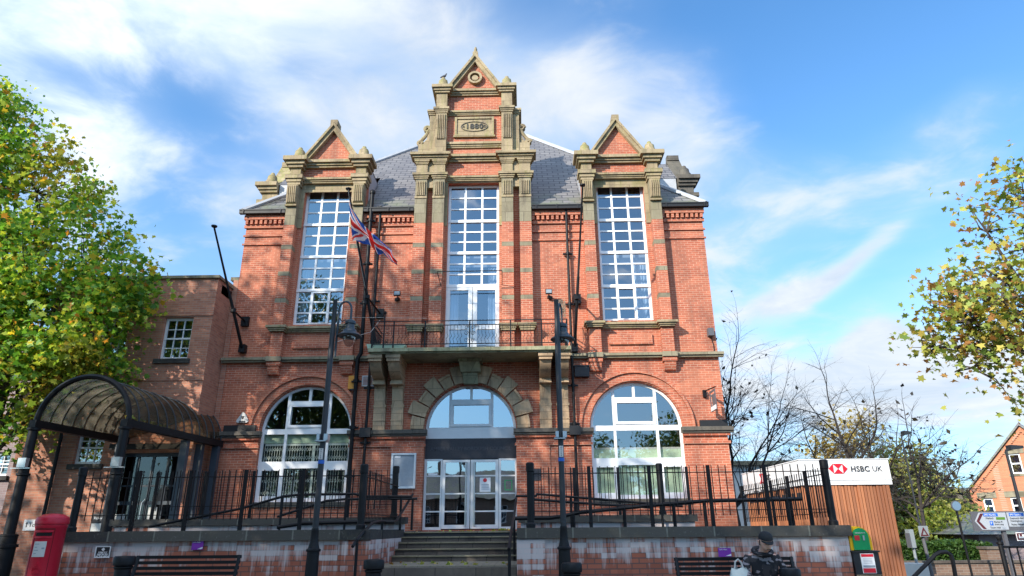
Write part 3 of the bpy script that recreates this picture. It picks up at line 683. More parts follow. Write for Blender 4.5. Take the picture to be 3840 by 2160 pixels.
# ---------------- retaining walls and steps ----------------
def retwall(name,x0,x1,label,endx):
    t=thing(name,((x0+x1)/2,11,0),label,'wall')
    m=MB(); m.box(x0,x1,11.0,11.3,0,Z(-.135)); fx=endx; s=1 if endx==x1 else -1
    if endx is not None:
        a,b=(endx-.3,endx) if s>0 else (endx,endx+.3); m.box(a,b,11.3,14.0,0,Z(-.135))
        a,b=(endx-.43,endx+.004) if s>0 else (endx-.004,endx+.43); m.box(a,b,10.96,11.0,0,Z(-.15))
    m.build('brickwork','stained brick',t)
    m=MB(); m.box(x0-(.04 if s>0 else 0),x1+(.04 if s<0 else 0),10.93,11.36,Z(-.132),Z(.02))
    if endx is not None:
        a,b=(endx-.36,endx-.005) if s>0 else (endx+.005,endx+.36); m.box(a,b,11.36,14.0,Z(-.13),Z(.016))
    m.build('coping','coping',t); return t
WL=retwall('retaining_wall',-7.35,-2.40,'red brick retaining wall stained white with dark stone coping, behind the bench beside the pillar box',-2.40)
WR=retwall('retaining_wall',-.14,4.92,'red brick retaining wall stained white behind the seated man, ending at the timber kiosk',-.14)
t=thing('entrance_steps',(-1.27,12.5,0),'worn dark stone steps with a paved landing leading up to the glazed entrance doors','steps')
zs=[-.032,-.118,-.212,-.318,-.425,-.52]
m=MB()
for i in range(1,6):
    y=14.0-.3*(i-1)
    m.box(-2.40,-.14,y-.3 if i<5 else y-.3,y+.05,0,Z(zs[i-1])-.0) if False else None
for i in range(5):
    y=14.0-.3*i; m.box(-2.40,-.14,y-.3,y,0,Z(zs[i+1])-.001) if i<4 else None
m.build('upper_treads','step stone',t)
for i in range(5): y=14.0-.3*i; m=MB(); m.box(-2.40,-.14,y-.025,y+.03,Z(zs[i])-.022,Z(zs[i])+.002); m.build('nosing','band stone',t)
m=MB()
m.box(-2.40,-.14,11.0,11.25,0,Z(-.54)); 
lo=[-.66,-.79,-.92,-1.05,-1.18,-1.3]
for i,z in enumerate(lo): m.box(-2.38,-.16,11.0-.27*(i+1),11.0-.27*i,0,Z(z)); 
m.build('lower_treads','step stone',t)
m=MB(); m.box(-2.40,-.14,11.25,12.8,0,Z(-.525)); m.build('landing','paving',t)
# ramp walls
def rampwall(x0,x1,label):
    t=thing('ramp_wall',((x0+x1)/2,14.2,Z(-.05)),label,'wall')
    m=MB(); m.box(x0,x1,14.1,14.35,Z(-.06),Z(.12)); m.build('brickwork','stained brick',t)
    m=MB(); m.box(x0-.05,x1+.05,14.04,14.4,Z(.123),Z(.25)); m.build('coping','coping',t)
rampwall(-8.3,-2.45,'low dark-coped ramp wall behind the railings left of the entrance steps')
rampwall(-.1,3.35,'low dark-coped ramp wall behind the railings right of the entrance steps')
# ---------------- railings ----------------
def railing(runs,posts,z0s,label,grp='black iron railings of the forecourt'):
    p0=posts[0]; t=thing('iron_railing',(p0[0],p0[1],p0[2]),label,'railing',grp)
    for (x,y,z,big) in posts:
        m=MB()
        if big: m.lathe((x,y,z),[(.075,0),(.075,.06),(.058,.08),(.056,.85),(.066,.86),(.068,.98),(.05,1.0)],12)
        else: m.box(x-.026,x+.026,y-.026,y+.026,z,z+.93)
        m.build('post','black iron',t)
    for (a,b,z) in runs:
        a=Vector((a[0],a[1],z)); b=Vector((b[0],b[1],z)); L=(b-a).length; m=MB()
        for h in (.82,.24): m.bar(a+Vector((0,0,h)),b+Vector((0,0,h)),.035,.012)
        n=int(L/.108)
        for i in range(n):
            p=a+(b-a)*((i+.5)/n); m.box(p.x-.006,p.x+.006,p.y-.006,p.y+.006,z+.16,z+.93)
        m.build('bars','black iron',t)
    return t
xs=[-7.25,-6.3,-5.45,-4.55,-3.6,-2.62]
railing([((xs[i],11.2),(xs[i+1],11.2),Z(.02)) for i in range(5)]+[((-2.62,11.2),(-2.6,14.2),Z(.02))],
 [(x,11.2,Z(.02),x in (xs[0],xs[-1])) for x in xs],0,'black iron railing on the stained wall above the bench beside the pillar box')
xs=[-7.6,-6.6,-5.6,-4.6,-3.6,-2.66]
railing([((xs[i],14.2),(xs[i+1],14.2),Z(.25)) for i in range(5)],[(x,14.2,Z(.25),x==xs[-1]) for x in xs],0,'black iron railing set further back on the low ramp wall under the left arched window')
xs=[.08,1.03,2.0,2.95,3.85,4.82]
railing([((xs[i],11.2),(xs[i+1],11.2),Z(.02)) for i in range(5)]+[((4.82,11.2),(4.85,12.1),Z(-.02)),((4.85,12.1),(4.87,13.0),Z(-.04)),((4.87,13.0),(4.9,14.0),Z(-.05)),((4.9,14.0),(4.9,15.9),Z(-.05))],
 [(x,11.2,Z(.02),x in (xs[0],xs[-1])) for x in xs]+[(4.85,12.1,Z(-.02),False),(4.87,13.0,Z(-.04),False),(4.9,14.0,Z(-.05),False),(4.9,15.9,Z(-.05),False)],0,'black iron railing on the stained wall behind the seated man, turning back beside the kiosk')
xs=[.1,1.0,1.9,2.75,3.3]
railing([((xs[i],14.2),(xs[i+1],14.2),Z(.25)) for i in range(4)],[(x,14.2,Z(.25),x==2.75) for x in xs],0,'black iron railing set further back on the low ramp wall under the right arched window')
# tubular handrails
def handrail(pts,label,posts=(),r=.024,g='black tubular handrails'):
    ps=[at(x,y,Y) for x,y,Y in pts]; b=min(ps,key=lambda p:p.z)
    t=thing('handrail',(ps[0].x,ps[0].y,0),label,'handrail',g); m=MB(); m.tube(ps,r,8); m.build('rail','black iron',t)
    for (x,y,Y,zb) in posts:
        p=at(x,y,Y); m=MB(); m.tube([(p.x,p.y,zb),(p.x,p.y,p.z)],r*.95,8); m.build('post','black iron',t)
handrail([(1322,2050,10.5),(1345,2015,10.7),(1395,1962,11.3),(1420,1955,11.6),(1485,1955,12.8),(1520,1900,13.4),(1548,1853,14.0)],'black handrail up the left side of the entrance steps',[(1340,2022,10.6,.4),(1434,1955,11.9,.7)])
handrail([(1908,2060,10.5),(1922,1960,11.4),(1928,1935,12.9),(1937,1862,14.0)],'black handrail up the right side of the entrance steps',[(1910,2052,10.55,.4),(1928,1936,12.8,.9)])
handrail([(560,1975,13.2),(900,1908,13.2),(1060,1862,13.2),(1120,1855,13.2),(1330,1852,13.2),(1370,1862,13.2),(1545,1862,13.2)],'long sloping handrail crossing in front of the left arched window',[(1060,1862,13.2,E),(1300,1853,13.2,E),(1505,1862,13.2,E)])
handrail([(1040,1938,13.6),(1225,1878,13.6),(1300,1872,13.6),(1565,1870,13.6)],'shorter handrail sloping just below the long one left of the steps',[(1548,1870,13.6,E)])
handrail([(1040,1978,12.0),(1140,1962,12.0),(1340,1957,12.0),(1480,1958,12.0)],'low handrail close above the left retaining wall coping',[(1354,1958,12.0,E)],.03)
handrail([(1935,1860,13.4),(2010,1860,13.4),(2014,1853,13.4),(2200,1868,13.4),(2480,1892,13.4),(2560,1898,13.4)],'upper handrail sloping down rightwards behind the railing right of the steps',[(2140,1862,13.4,E),(2480,1892,13.4,E)])
handrail([(1990,1872,13.7),(2200,1888,13.7),(2440,1903,13.7)],'thin handrail just under the upper one right of the steps',[(2440,1903,13.7,E)])
handrail([(1932,1944,11.9),(2060,1942,11.9),(2110,1936,11.9),(2170,1922,11.9),(2430,1896,11.9),(2650,1878,11.9),(3005,1871,11.9)],'long handrail rising rightwards close behind the railing above the seated man',[(2150,1928,11.9,E),(2340,1905,11.9,E),(2525,1888,11.9,E),(2640,1878,11.9,E),(2950,1872,11.9,E)],.032)
# ---------------- street lamps ----------------
def lamp(x,y,ztop,ang,off,label):
    t=thing('street_lamp',(x,y,0),label,'street lamp','tall black street lamps before the hall')
    m=MB(); m.lathe((x,y,0),[(.13,0),(.13,.1),(.1,.15),(.09,.9),(.085,1.12),(.102,1.13),(.102,1.155),(.08,1.17),(.06,1.25),(.052,1.4),(.055,1.41),(.048,1.44)],12); m.build('base','black iron',t)
    m=MB(); m.lathe((x,y,1.42),[(.044,0),(.042,ztop-1.9),(.036,ztop-1.85),(.036,ztop-1.44),(.04,ztop-1.43),(.04,ztop-1.42)],12); m.build('pole','grey iron',t)
    dx,dy=math.cos(ang),math.sin(ang)
    def P(r,z): return (x+dx*r,y+dy*r,z)
    zt=ztop
    m=MB(); m.tube([P(.07,zt-.95),P(.075,zt-.2)],.02,6)
    pts=[P(.075+.0,zt-.3)]+[P(.075+off/2*(1-math.cos(a)),zt-.17+.14*math.sin(a)) for a in [math.pi*i/10 for i in range(11)]]+[P(.075+off,zt-.42)]
    m.tube(pts,.018,6); m.tube([P(.08,zt-.3),P(.14,zt-.37),P(.19,zt-.33),P(.2,zt-.4),P(.14,zt-.47),P(.24,zt-.43),P(.075+off,zt-.44)],.011,5); m.build('arm','lamp paint',t)
    cx,cy,_=P(.075+off,0); h=zt-.62
    m=MB(); m.lathe((cx,cy,h),[(.19,0),(.195,.012),(.15,.05),(.11,.075),(.10,.11),(.075,.13),(.068,.2),(.085,.21),(.085,.25),(.05,.28),(.02,.29)],20); s=m.build('shade','lamp paint',t)
    m=MB(); m.lathe((cx,cy,h),[(.02,-.165),(.05,-.15),(.08,-.11),(.1,-.05),(.103,.0)],16); m.build('globe','lamp glass',t)
    m=MB(); m.box(x-.1,x+.07,y-.09,y+.09,Z(1.26),Z(1.275)); m.box(x-.075,x-.03,y-.1,y+.04,Z(1.28),Z(1.37)); m.box(x+.03,x+.09,y-.09,y+.04,Z(1.28),Z(1.37)); m.build('bracket','silver',t)
    m=MB(); zl=Z(1.0) ; m.box(x-.03,x+.03,y-.052,y-.046,zl,zl+.16); lb=m.build('number_label','off white',t)
    for i,ch in enumerate('A0154'): text(ch,.03,'ink',lb,(x,y-.054,zl+.14-.03*i),rz=0,name='number')
    m=MB(); m.lathe((x,y,zl-.06),[(.047,0),(.047,.05)],12); m.build('band','sign blue',t); return t
pl=at(1256,1125,10.2); p0=at(1187,1985,10.2); lamp(-3.04,10.2,pl.z,0.0,.20,'tall street lamp whose lantern hangs right of its pole, before the left arch')
lamp(.54,10.2,at(2083,1125,10.2).z,R(62),.12,'tall street lamp with its lantern behind the pole, right of the entrance steps')
# floodlight on the right lamp top
# ---------------- bollards ----------------
m0=None
for i,(x,y4,px) in enumerate(((470,2085,0),(1403,2098,0),(2143,2110,0),(2960,2132,0))):
    Yb=9.3; p=at(x,y4,Yb); lab=['cast iron bollard between the pillar box and the left bench','cast iron bollard at the foot of the steps','cast iron bollard just in front of the right-hand street lamp','cast iron bollard beside the seated man']
    t=thing('bollard',(p.x,Yb,0),lab[i],'bollard','black cast iron bollards along the pavement')
    m=MB(); H=p.z; m.lathe((p.x,Yb,0),[(.14,0),(.14,.12),(.105,.16),(.098,H-.16),(.115,H-.14),(.115,H-.125),(.1,H-.12)],20,sq=lambda t_:1+.03*math.cos(t_*10)); m.build('shaft','black iron',t)
    m=MB(); m.lathe((p.x,Yb,H-.12),[(.1,0),(.13,.01),(.133,.03),(.133,.1),(.12,.12),(.0,.125)],20); m.build('cap','black iron',t)
# ---------------- benches ----------------
def bench(x0,x1,y,label,zt):
    t=thing('park_bench',((x0+x1)/2,y,0),label,'bench','black slatted benches before the wall')
    m=MB()
    for i in range(9):   # raked back slats
        f=i/8; z=.50+f*(zt-.54); yy=y+.02+f*.17; m.box(x0,x1,yy,yy+.022,z,z+.042)
    m.build('backrest','black iron',t)
    m=MB()
    for i in range(8): m.box(x0,x1,y-.46+i*.058,y-.46+i*.058+.045,.43,.455)
    m.build('seat','black iron',t)
    for x in (x0+.03,x1-.03):
        m=MB(); m.tube([(x,y-.46,0),(x,y-.44,.42),(x,y-.42,.62),(x,y-.36,.68),(x,y-.2,.68),(x,y+.02,.66)],.02,6)
        m.tube([(x,y+.12,0),(x,y-.02,.4),(x,y+.04,.55),(x,y+.2,zt)],.024,6)
        m.tube([(x,y-.3+.06*math.cos(a),.56+.06*math.sin(a)) for a in [i*.55 for i in range(12)]],.012,5,False); m.build('end_frame','black iron',t)
bl=at(510,2085,9.9); br=at(905,2072,9.9); bench(bl.x,br.x,9.72,'black slatted bench beneath the purple sticker, right of the pillar box',bl.z)
bl=at(2528,2092,9.9); bench(bl.x,bl.x+1.62,9.72,'black slatted bench the man sits on',bl.z)
# ---------------- pillar box ----------------
SR,SZ=.84,1.05; py=10.5; px=at(200,1945,10.5).x; t=thing('pillar_box',(px,py,0),'red cylindrical pillar box with a white notice plate at the left end of the wall','post box')
m=MB(); m.lathe((px,py,0),[(r_*SR,z_*SZ) for r_,z_ in [(.27,0),(.27,.2),(.25,.22),(.24,.24),(.24,1.4),(.248,1.41),(.248,1.45),(.262,1.46),(.266,1.5),(.25,1.545),(.17,1.585),(.06,1.6),(0,1.6)]],36); body=m.build('body','post red',t)
def onbox(mb,a0,a1,z0,z1,r0,r1,n=8):
    r0,r1,z0,z1=r0*SR,r1*SR,z0*SZ,z1*SZ
    for i in range(n):
        b0=a0+(a1-a0)*i/n; b1=a0+(a1-a0)*(i+1)/n
        P=lambda a,r,z:(px+r*math.sin(a),py-r*math.cos(a),z)
        mb.add([P(b0,r0,z0),P(b1,r0,z0),P(b1,r1,z0),P(b0,r1,z0),P(b0,r0,z1),P(b1,r0,z1),P(b1,r1,z1),P(b0,r1,z1)],[(0,1,2,3),(4,7,6,5),(0,4,5,1),(1,5,6,2),(2,6,7,3),(3,7,4,0)])
th=.22
m=MB(); onbox(m,th-.62,th+.5,1.30,1.345,.23,.2445); m.build('slot','dark slot',t)
m=MB(); onbox(m,th-.66,th+.54,1.35,1.372,.23,.262); onbox(m,th-.66,th+.54,1.275,1.295,.23,.25); m.build('slot_hood','post red',t)
m=MB(); onbox(m,th-.55,th+.3,1.03,1.23,.23,.2475); pn=m.build('collection_plate','off white',t)
m=MB(); 
for i in range(4): onbox(m,th-.45,th-.15-.1*(i%2),1.19-i*.04,1.2-i*.04,.247,.2485,4)
onbox(m,th+.05,th+.22,1.13,1.15,.247,.2485,4); m.build('print','board grey',pn)
m=MB(); 
for a in (th-.75,th+.62): onbox(m,a,a+.02,.25,1.4,.23,.2435,1)
for z in (.26,1.385): onbox(m,th-.75,th+.64,z,z+.012,.23,.2445,12)
m.build('door_seam','dark slot',t)
for s,a in (('E',th-.35),('R',th+.2)):
    o=text(s,.24,'post red',t,(px+.243*SR*math.sin(a),py-.243*SR*math.cos(a),.70),rz=math.degrees(a),ext=.012,name='cypher',sx=.8,bold=.004)
o=text('II',.07,'post red',t,(px+.245*SR*math.sin(th-.08),py-.245*SR*math.cos(th-.08),.70),rz=math.degrees(th),ext=.01,name='cypher')
m=MB()   # embossed crown
for i in range(7):
    a=th-.3+i*.08; zc=.86+.035*math.sin(math.pi*i/6); onbox(m,a,a+.05,zc-.01,zc+.03,.235,.252,2)
onbox(m,th-.3,th+.25,.82,.838,.235,.253,6); onbox(m,th-.05,th,.92,.95,.235,.252,1); m.build('crown','post red',t)
m=MB(); onbox(m,th-.66,th+.1,.44,.49,.23,.2475); pn=m.build('label_plate','white sign',t)
m=MB(); onbox(m,th-.6,th-.5,.455,.475,.247,.2485,2); onbox(m,th-.4,th-.1,.458,.463,.247,.2485,2); m.build('print','ink',pn)
# ---------------- wall signs ----------------
def plate(name,x0,x1,y0,y1,Y,mat,label,cat,th=.012,grp=None):
    a=at(x0,y1,Y); b=at(x1,y0,Y); m=MB(); m.box(a.x,b.x,Y-th,Y,a.z,b.z); t=thing(name,((a.x+b.x)/2,Y,a.z),label,cat,grp); o=m.build('panel',mat,t); return t,o,a,b
t,o,a,b=plate('warning_sign',355,420,2048,2092,10.955,'ink','dark rounded sign with white lettering on the wall above the bollard near the pillar box','sign')
m=MB(); m.plate(rect(a.x,b.x,a.z,b.z),[rect(a.x+.012,b.x-.012,a.z+.012,b.z-.012)],10.93,10.945); m.build('border','white ink',t)
for i,s in enumerate(('STRICTLY','ENFORCED','IN THIS AREA')): text(s,.032,'white ink',o,((a.x+b.x)/2,10.94,a.z+.075-i*.028),name='lettering',bold=.001)
m=MB(); m.ext([((a.x+b.x)/2+r_*math.cos(q),10.942,b.z-.045+r_*math.sin(q)) for q,r_ in [(R(90+i*45),.028 if i%2==0 else .02) for i in range(8)]],(0,-.003,0)); m.build('emblem','white ink',o)
t,o,a,b=plate('purple_sticker',717,765,2028,2062,10.955,'purple','purple notice with white swirls on the wall above the left bench','sticker',.004)
text("Let's clean",.03,'white ink',o,((a.x+b.x)/2-.02,10.949,b.z-.02)); m=MB(); m.ext([(b.x-.09,10.949,a.z+.01),(b.x-.005,10.949,a.z+.012),(b.x-.005,10.949,a.z+.04)],(0,-.002,0)); m.build('swirl','white ink',o)
t,o,a,b=plate('purple_sticker',2695,2740,2055,2088,10.955,'purple','purple notice with white swirls on the wall left of the seated man','sticker',.004)
text("Let's clean",.028,'white ink',o,((a.x+b.x)/2-.02,10.949,b.z-.02)); m=MB(); m.ext([(b.x-.09,10.949,a.z+.01),(b.x-.005,10.949,a.z+.012),(b.x-.005,10.949,a.z+.04)],(0,-.002,0)); m.build('swirl','white ink',o)
t,o,a,b=plate('white_notice',2872,2893,2030,2062,10.955,'white sign','small white notice on the wall behind the head of the seated man','sign',.006)
m=MB(); 
for i in range(3): m.box(a.x+.02,b.x-.015,10.946,10.948,b.z-.03-i*.03,b.z-.02-i*.03)
m.build('print','ink',o)
# notice board
t=thing('notice_board',(CX-1.98,FY,Z(1.2)),'grey notice board in a white frame on the brick pier left of the entrance','notice board')
m=MB(TF); m.box(-2.38,-1.66,.05,.1,1.2,2.2); m.build('panel','board grey',t); m=MB(TF); m.plate(rect(-2.4,-1.64,1.18,2.22),[rect(-2.34,-1.7,1.24,2.16)],.05,.13); m.build('frame','grey frame',t)
m=MB(TF); m.box(-2.3,-2.12,.1,.104,2.08,2.14); m.build('label','white sign',t)
# plaque right of door
t=thing('wall_plaque',(CX+1.9,FY,Z(1.4)),'brownish plaque with a pale crest right of the entrance doors','plaque')
m=MB(TF); m.box(1.75,2.16,.05,.07,1.38,1.72); m.build('panel','dark panel',t); m=MB(TF); m.ext([(x,.07,z) for x,z in arc(1.88,1.58,.06,0,6.28,7)],(0,.006,0)); m.build('crest','off white',t)
# alarm boxes, floodlights
t=thing('alarm_box',at(1322,1435,20.9),'orange alarm box on the brickwork right of the left arch','alarm box')
p=at(1322,1435,20.9); m=MB(); m.ext([(p.x-.15,20.98,p.z-.22),(p.x+.15,20.98,p.z-.22),(p.x+.15,20.98,p.z+.24),(p.x-.15,20.98,p.z+.24)],(0,-.03,0)); m.ext([(p.x-.13,20.95,p.z-.2),(p.x+.13,20.95,p.z-.2),(p.x+.13,20.95,p.z+.22),(p.x-.13,20.95,p.z+.22)],(0,-.08,0)); m.build('case','orange box',t)
m=MB(); m.box(p.x-.06,p.x+.06,20.86,20.9,p.z-.25,p.z-.2); m.build('strobe','ink',t)
p=at(910,1570,20.95); t=thing('alarm_sign',p,'pale triangular alarm sign reading EAGLE on the left pier','sign')
m=MB(); pts=[]
for i in range(3):
    a=R(90+120*i)
    for q in (-.5,0,.5): pts.append((p.x+.17*math.cos(a)+.05*math.cos(a+q*2),20.99,p.z+.15*math.sin(a)+.05*math.sin(a+q*2)))
m.ext(pts,(0,-.05,0)); o=m.build('panel','off white',t); text('EAGLE',.065,'ink',o,(p.x,20.93,p.z-.09),bold=.003); m=MB(); m.ext([(p.x-.05,20.938,p.z+.08),(p.x+.05,20.938,p.z+.08),(p.x+.02,20.938,p.z-.02),(p.x-.02,20.938,p.z-.02)],(0,-.004,0)); m.build('emblem','ink',o)
p=at(1380,1428,20.95); t=thing('air_vent',p,'white louvred vent behind the drain pipes','vent'); m=MB(); m.plate(rect(p.x-.2,p.x+.2,p.z-.17,p.z+.17),[rect(p.x-.17,p.x+.17,p.z-.14,p.z+.14)],20.96,21); m.build('frame','white sign',t)
m=MB()
for i in range(7): m.bar((p.x-.17,20.985,p.z-.12+i*.04),(p.x+.17,20.985,p.z-.12+i*.04),.02,.012)
m.build('louvre','white sign',t)
def flood(x,y,label,s=1):
    p=at(x,y,20.7); t=thing('floodlight',(p.x,20.7,p.z),label,'floodlight','small black floodlights on the facade'); m=MB(); m.bar((p.x,21,p.z-.08),(p.x,20.75,p.z-.05),.03); m.bar((p.x-.1*s,20.98,p.z-.12),(p.x+.02*s,20.9,p.z-.1),.1); m.build('arm','black iron',t)
    m=MB(); m.box(p.x-.11,p.x+.11,20.62,20.7,p.z-.08,p.z+.08); m.build('head','black iron',t); m=MB(); m.box(p.x-.09,p.x+.09,20.612,20.62,p.z-.06,p.z+.06); m.build('lens','board grey',t)
flood(1490,1102,'small floodlight on the wall above the left end of the balcony'); flood(2058,1095,'small floodlight on the wall above the right end of the balcony',-1)
p=at(2182,1395,20.9); t=thing('junction_box',p,'black box fixed under the string course right of the balcony brackets','box'); m=MB(); m.box(p.x-.23,p.x+.23,20.8,21,p.z-.16,p.z+.16); m.build('case','ink',t); m=MB(); m.box(p.x-.25,p.x+.25,20.78,21,p.z+.163,p.z+.2); m.build('lid','black gutter',t)
p=at(2667,1245,20.85); t=thing('bell_box',p,'small grey box near the right corner of the hall above the string course','box'); m=MB(); m.box(p.x-.1,p.x+.08,20.8,21,p.z-.12,p.z+.13); m.build('case','sign back',t); m=MB(); m.tube([(p.x,20.97,p.z-.12),(p.x+.06,20.97,p.z-.4),(p.x+.06,20.97,p.z-.8)],.012,6); m.build('cable','black iron',t)
# hanging sign at the right corner
p=at(2668,1512,20.9); t=thing('hanging_sign',p,'small projecting sign on a bracket at the right corner of the hall','sign')
m=MB(); m.box(p.x-.22,p.x-.12,20.9,21,p.z+.2,p.z+.42); m.bar((p.x-.17,20.95,p.z+.38),(p.x-.02,20.2,p.z+.38),.03); m.build('bracket','black iron',t)
m=MB(); m.plate([(20.2,p.z-.3),(20.8,p.z-.3),(20.8,p.z+.33),(20.2,p.z+.33)],[[(20.26,p.z-.12),(20.74,p.z-.12),(20.74,p.z+.27),(20.26,p.z+.27)]],0,.02)
m.v=[(p.x-.06+(y_)*1.,x_,z_) for x_,y_,z_ in m.v]; m.box(p.x-.055,p.x-.045,20.3,20.6,p.z-.12,p.z+.2); m.build('panel','sign back',t)
m=MB(); m.box(p.x-.066,p.x-.06,20.2,20.8,p.z-.28,p.z-.15); m.build('name_strip','white sign',t)
# ---------------- flag poles ----------------
def fpole(top,base,mid,foot,label,r=.05):
    T_=at(*top); B_=at(*base); t=thing('flagpole',B_,label,'flagpole','black flagpoles leaning out from the facade'); d=(T_-B_)
    m=MB(); m.tube([B_,B_+d*.45,B_+d*.453,T_],[r,r*.95,r*.75,r*.55],10); m.build('pole','black iron',t)
    m=MB(); m.lathe((T_.x,T_.y,T_.z),[(.07,0),(.09,.02),(.09,.05),(.02,.08)],12); m.build('truck','black iron',t)
    M_=B_+d*mid; F_=at(*foot); m=MB(); m.tube([M_,F_],.03,8); m.box(F_.x-.12,F_.x+.12,F_.y-.02,21.0,F_.z-.16,F_.z+.16); m.build('strut','black iron',t); m=MB(); m.box(B_.x-.1,B_.x+.1,B_.y-.06,21.0,B_.z-.12,B_.z+.14); m.build('bracket','black iron',t); m=MB(); m.lathe((M_.x,M_.y,M_.z-.06),[(.085,0),(.085,.12)],8); m.build('collar','black iron',t)
    return T_,B_,t
fpole((803,852,18.2),(908,1308,20.85),.33,(918,1205,20.9),'bare black flagpole leaning out at the left corner of the hall')
FT,FB,_=fpole((1307,712,17.9),(1410,1300,20.75),.33,(1425,1175,20.9),'black flagpole flying the flag beside the left drain pipes')
fpole((2185,698,18.2),(2155,1305,20.75),.32,(2165,1120,20.8),'bare black flagpole with coiled wires, right of the balcony')
# flag
fl=thing('flag',FT,'red, white and blue flag hanging from the leaning flagpole left of the balcony','flag')
NU,NV2=72,40
def flagpt(u,v):
    # u along the fly (0 hoist), v down the hoist
    d=(FB-FT).normalized(); H=at(1309,745,17.98); Hb=at(1322,905,18.6)
    hp=H+(Hb-H)*v
    tip=at(1486,985,18.15); top2=at(1425,860,18.0); bot2=at(1395,945,18.45)
    def q(L,t):
        for (t0,p0),(t1,p1) in zip(L,L[1:]):
            if t<=t1: f=(t-t0)/(t1-t0); return (p0[0]+(p1[0]-p0[0])*f,p0[1]+(p1[1]-p0[1])*f)
        return L[-1][1]
    ta=q([(0,(1307,748)),(.12,(1316,781)),(.35,(1352,832)),(.55,(1394,874)),(.72,(1425,897)),(.85,(1466,928)),(.93,(1474,960)),(1,(1492,982))],u); tb=q([(0,(1322,903)),(.15,(1341,906)),(.4,(1387,916)),(.6,(1417,950)),(.75,(1438,950)),(.9,(1470,986)),(1,(1488,990))],u)
    A_=at(ta[0],ta[1],17.95+.1*u); B_=at(tb[0],tb[1],18.55-.3*u)
    p=A_+(B_-A_)*v; w=min(1,u*4)
    p=p+Vector((.012*math.sin(v*9+u*5),.10*math.sin(v*11-u*6)+.05*math.sin(u*17+v*4),.012*math.sin(u*13+v*7)))*w
    return p
def flagcol(u,v):
    x=u*60-30; y=15-v*30
    if abs(x)<3 or abs(y)<3: return 2
    if abs(x)<5 or abs(y)<5: return 1
    s=1 if x*y>0 else -1
    dd=(y-s*x*.5)/math.sqrt(1.25)  # distance from the diagonal
    side=1 if x>0 else -1
    k=dd*(1 if x<0 else -1)
    if 0<k<2: return 2
    if -3<k<3: return 1
    return 0
m=MB(); vs=[flagpt(i/NU,j/NV2) for j in range(NV2+1) for i in range(NU+1)]; m.v=[tuple(v) for v in vs]
for j in range(NV2):
    for i in range(NU):
        a=j*(NU+1)+i; m.f.append((a,a+1,a+NU+2,a+NU+1)); m.fm.append(flagcol((i+.5)/NU,(j+.5)/NV2))
m.build('cloth',['flag blue','flag white','flag red'],fl,recalc=False)
m=MB(); m.tube([FT+Vector((0,-.05,-.02)),FT+(FB-FT)*.3+Vector((-.03,-.08,0)),FT+(FB-FT)*.62+Vector((0,-.1,0))],.008,4); m.build('halyard','wire',fl)
# dry creeper / wires on the balcony end
p=at(2103,1150,20.0); t=thing('wire_bundle',p,'tangled pale wires heaped at the right end of the balcony','wires')
m=MB()
for i in range(26):
    q=[Vector((p.x+rnd.uniform(-.16,.16),p.y+rnd.uniform(-.1,.1),p.z+rnd.uniform(-.5,.28))) for _ in range(4)]; m.tube([q[0],q[1],q[2],q[3]],.007,4,False)
m.build('strands','dry twigs',t)
t=thing('overhead_wire',at(1370,1240,19),'thin wire strung across above the left end of the balcony','wire'); m=MB(); m.tube([at(1250,1285,18),at(1390,1245,19.2),at(1425,1200,20.6)],.008,4); m.tube([at(1300,1190,20),at(1600,1193,20.4)],.006,4); m.build('strand','wire',t)
p=at(1452,1293,20.0); t=thing('planter_trough',p,'pale green trough lying on the left end of the balcony floor','trough'); m=MB(); m.ext([(p.x-.55,19.85,Z(5.2)),(p.x+.55,19.85,Z(5.2)),(p.x+.6,19.8,Z(5.38)),(p.x-.6,19.8,Z(5.38))],(0,.3,0)); m.build('tub','blind green',t)
m=MB()
for i in range(60): q=(p.x+rnd.uniform(-.5,.5),19.95+rnd.uniform(-.1,.1)); m.bar((q[0],q[1],Z(5.36)),(q[0]+rnd.uniform(-.1,.1),q[1]+rnd.uniform(-.1,.1),Z(5.4+rnd.random()*.14)),.008)
m.build('dry_stems','bark',t)
# bird on the left block of the centre gable
q=TF(-1.2,.0,16.1); t=thing('pigeon',q,'grey pigeon perched on the left corner block of the middle gable','bird')
m=MB()
prof=[(-.13,.0,.02,.012),(-.08,0,.045,.03),(0,0,.07,.05),(.06,0,.10,.045),(.09,0,.15,.025),(.1,0,.19,.028),(.13,0,.195,.008)]
m.tube([(q[0]+a,q[1],q[2]+c) for a,b,c,r in prof],[r for *_,r in prof],8); m.tube([(q[0],q[1]-.02,q[2]-.02),(q[0]+.01,q[1]-.02,q[2]+.05)],.006,4); m.tube([(q[0],q[1]+.02,q[2]-.02),(q[0]+.01,q[1]+.02,q[2]+.05)],.006,4); m.build('body','pigeon grey',t)
_MB=MB
class MB(_MB):
    def __init__(s,T=None): _MB.__init__(s,lambda x,y,z:(x+.23,y+.33,z))
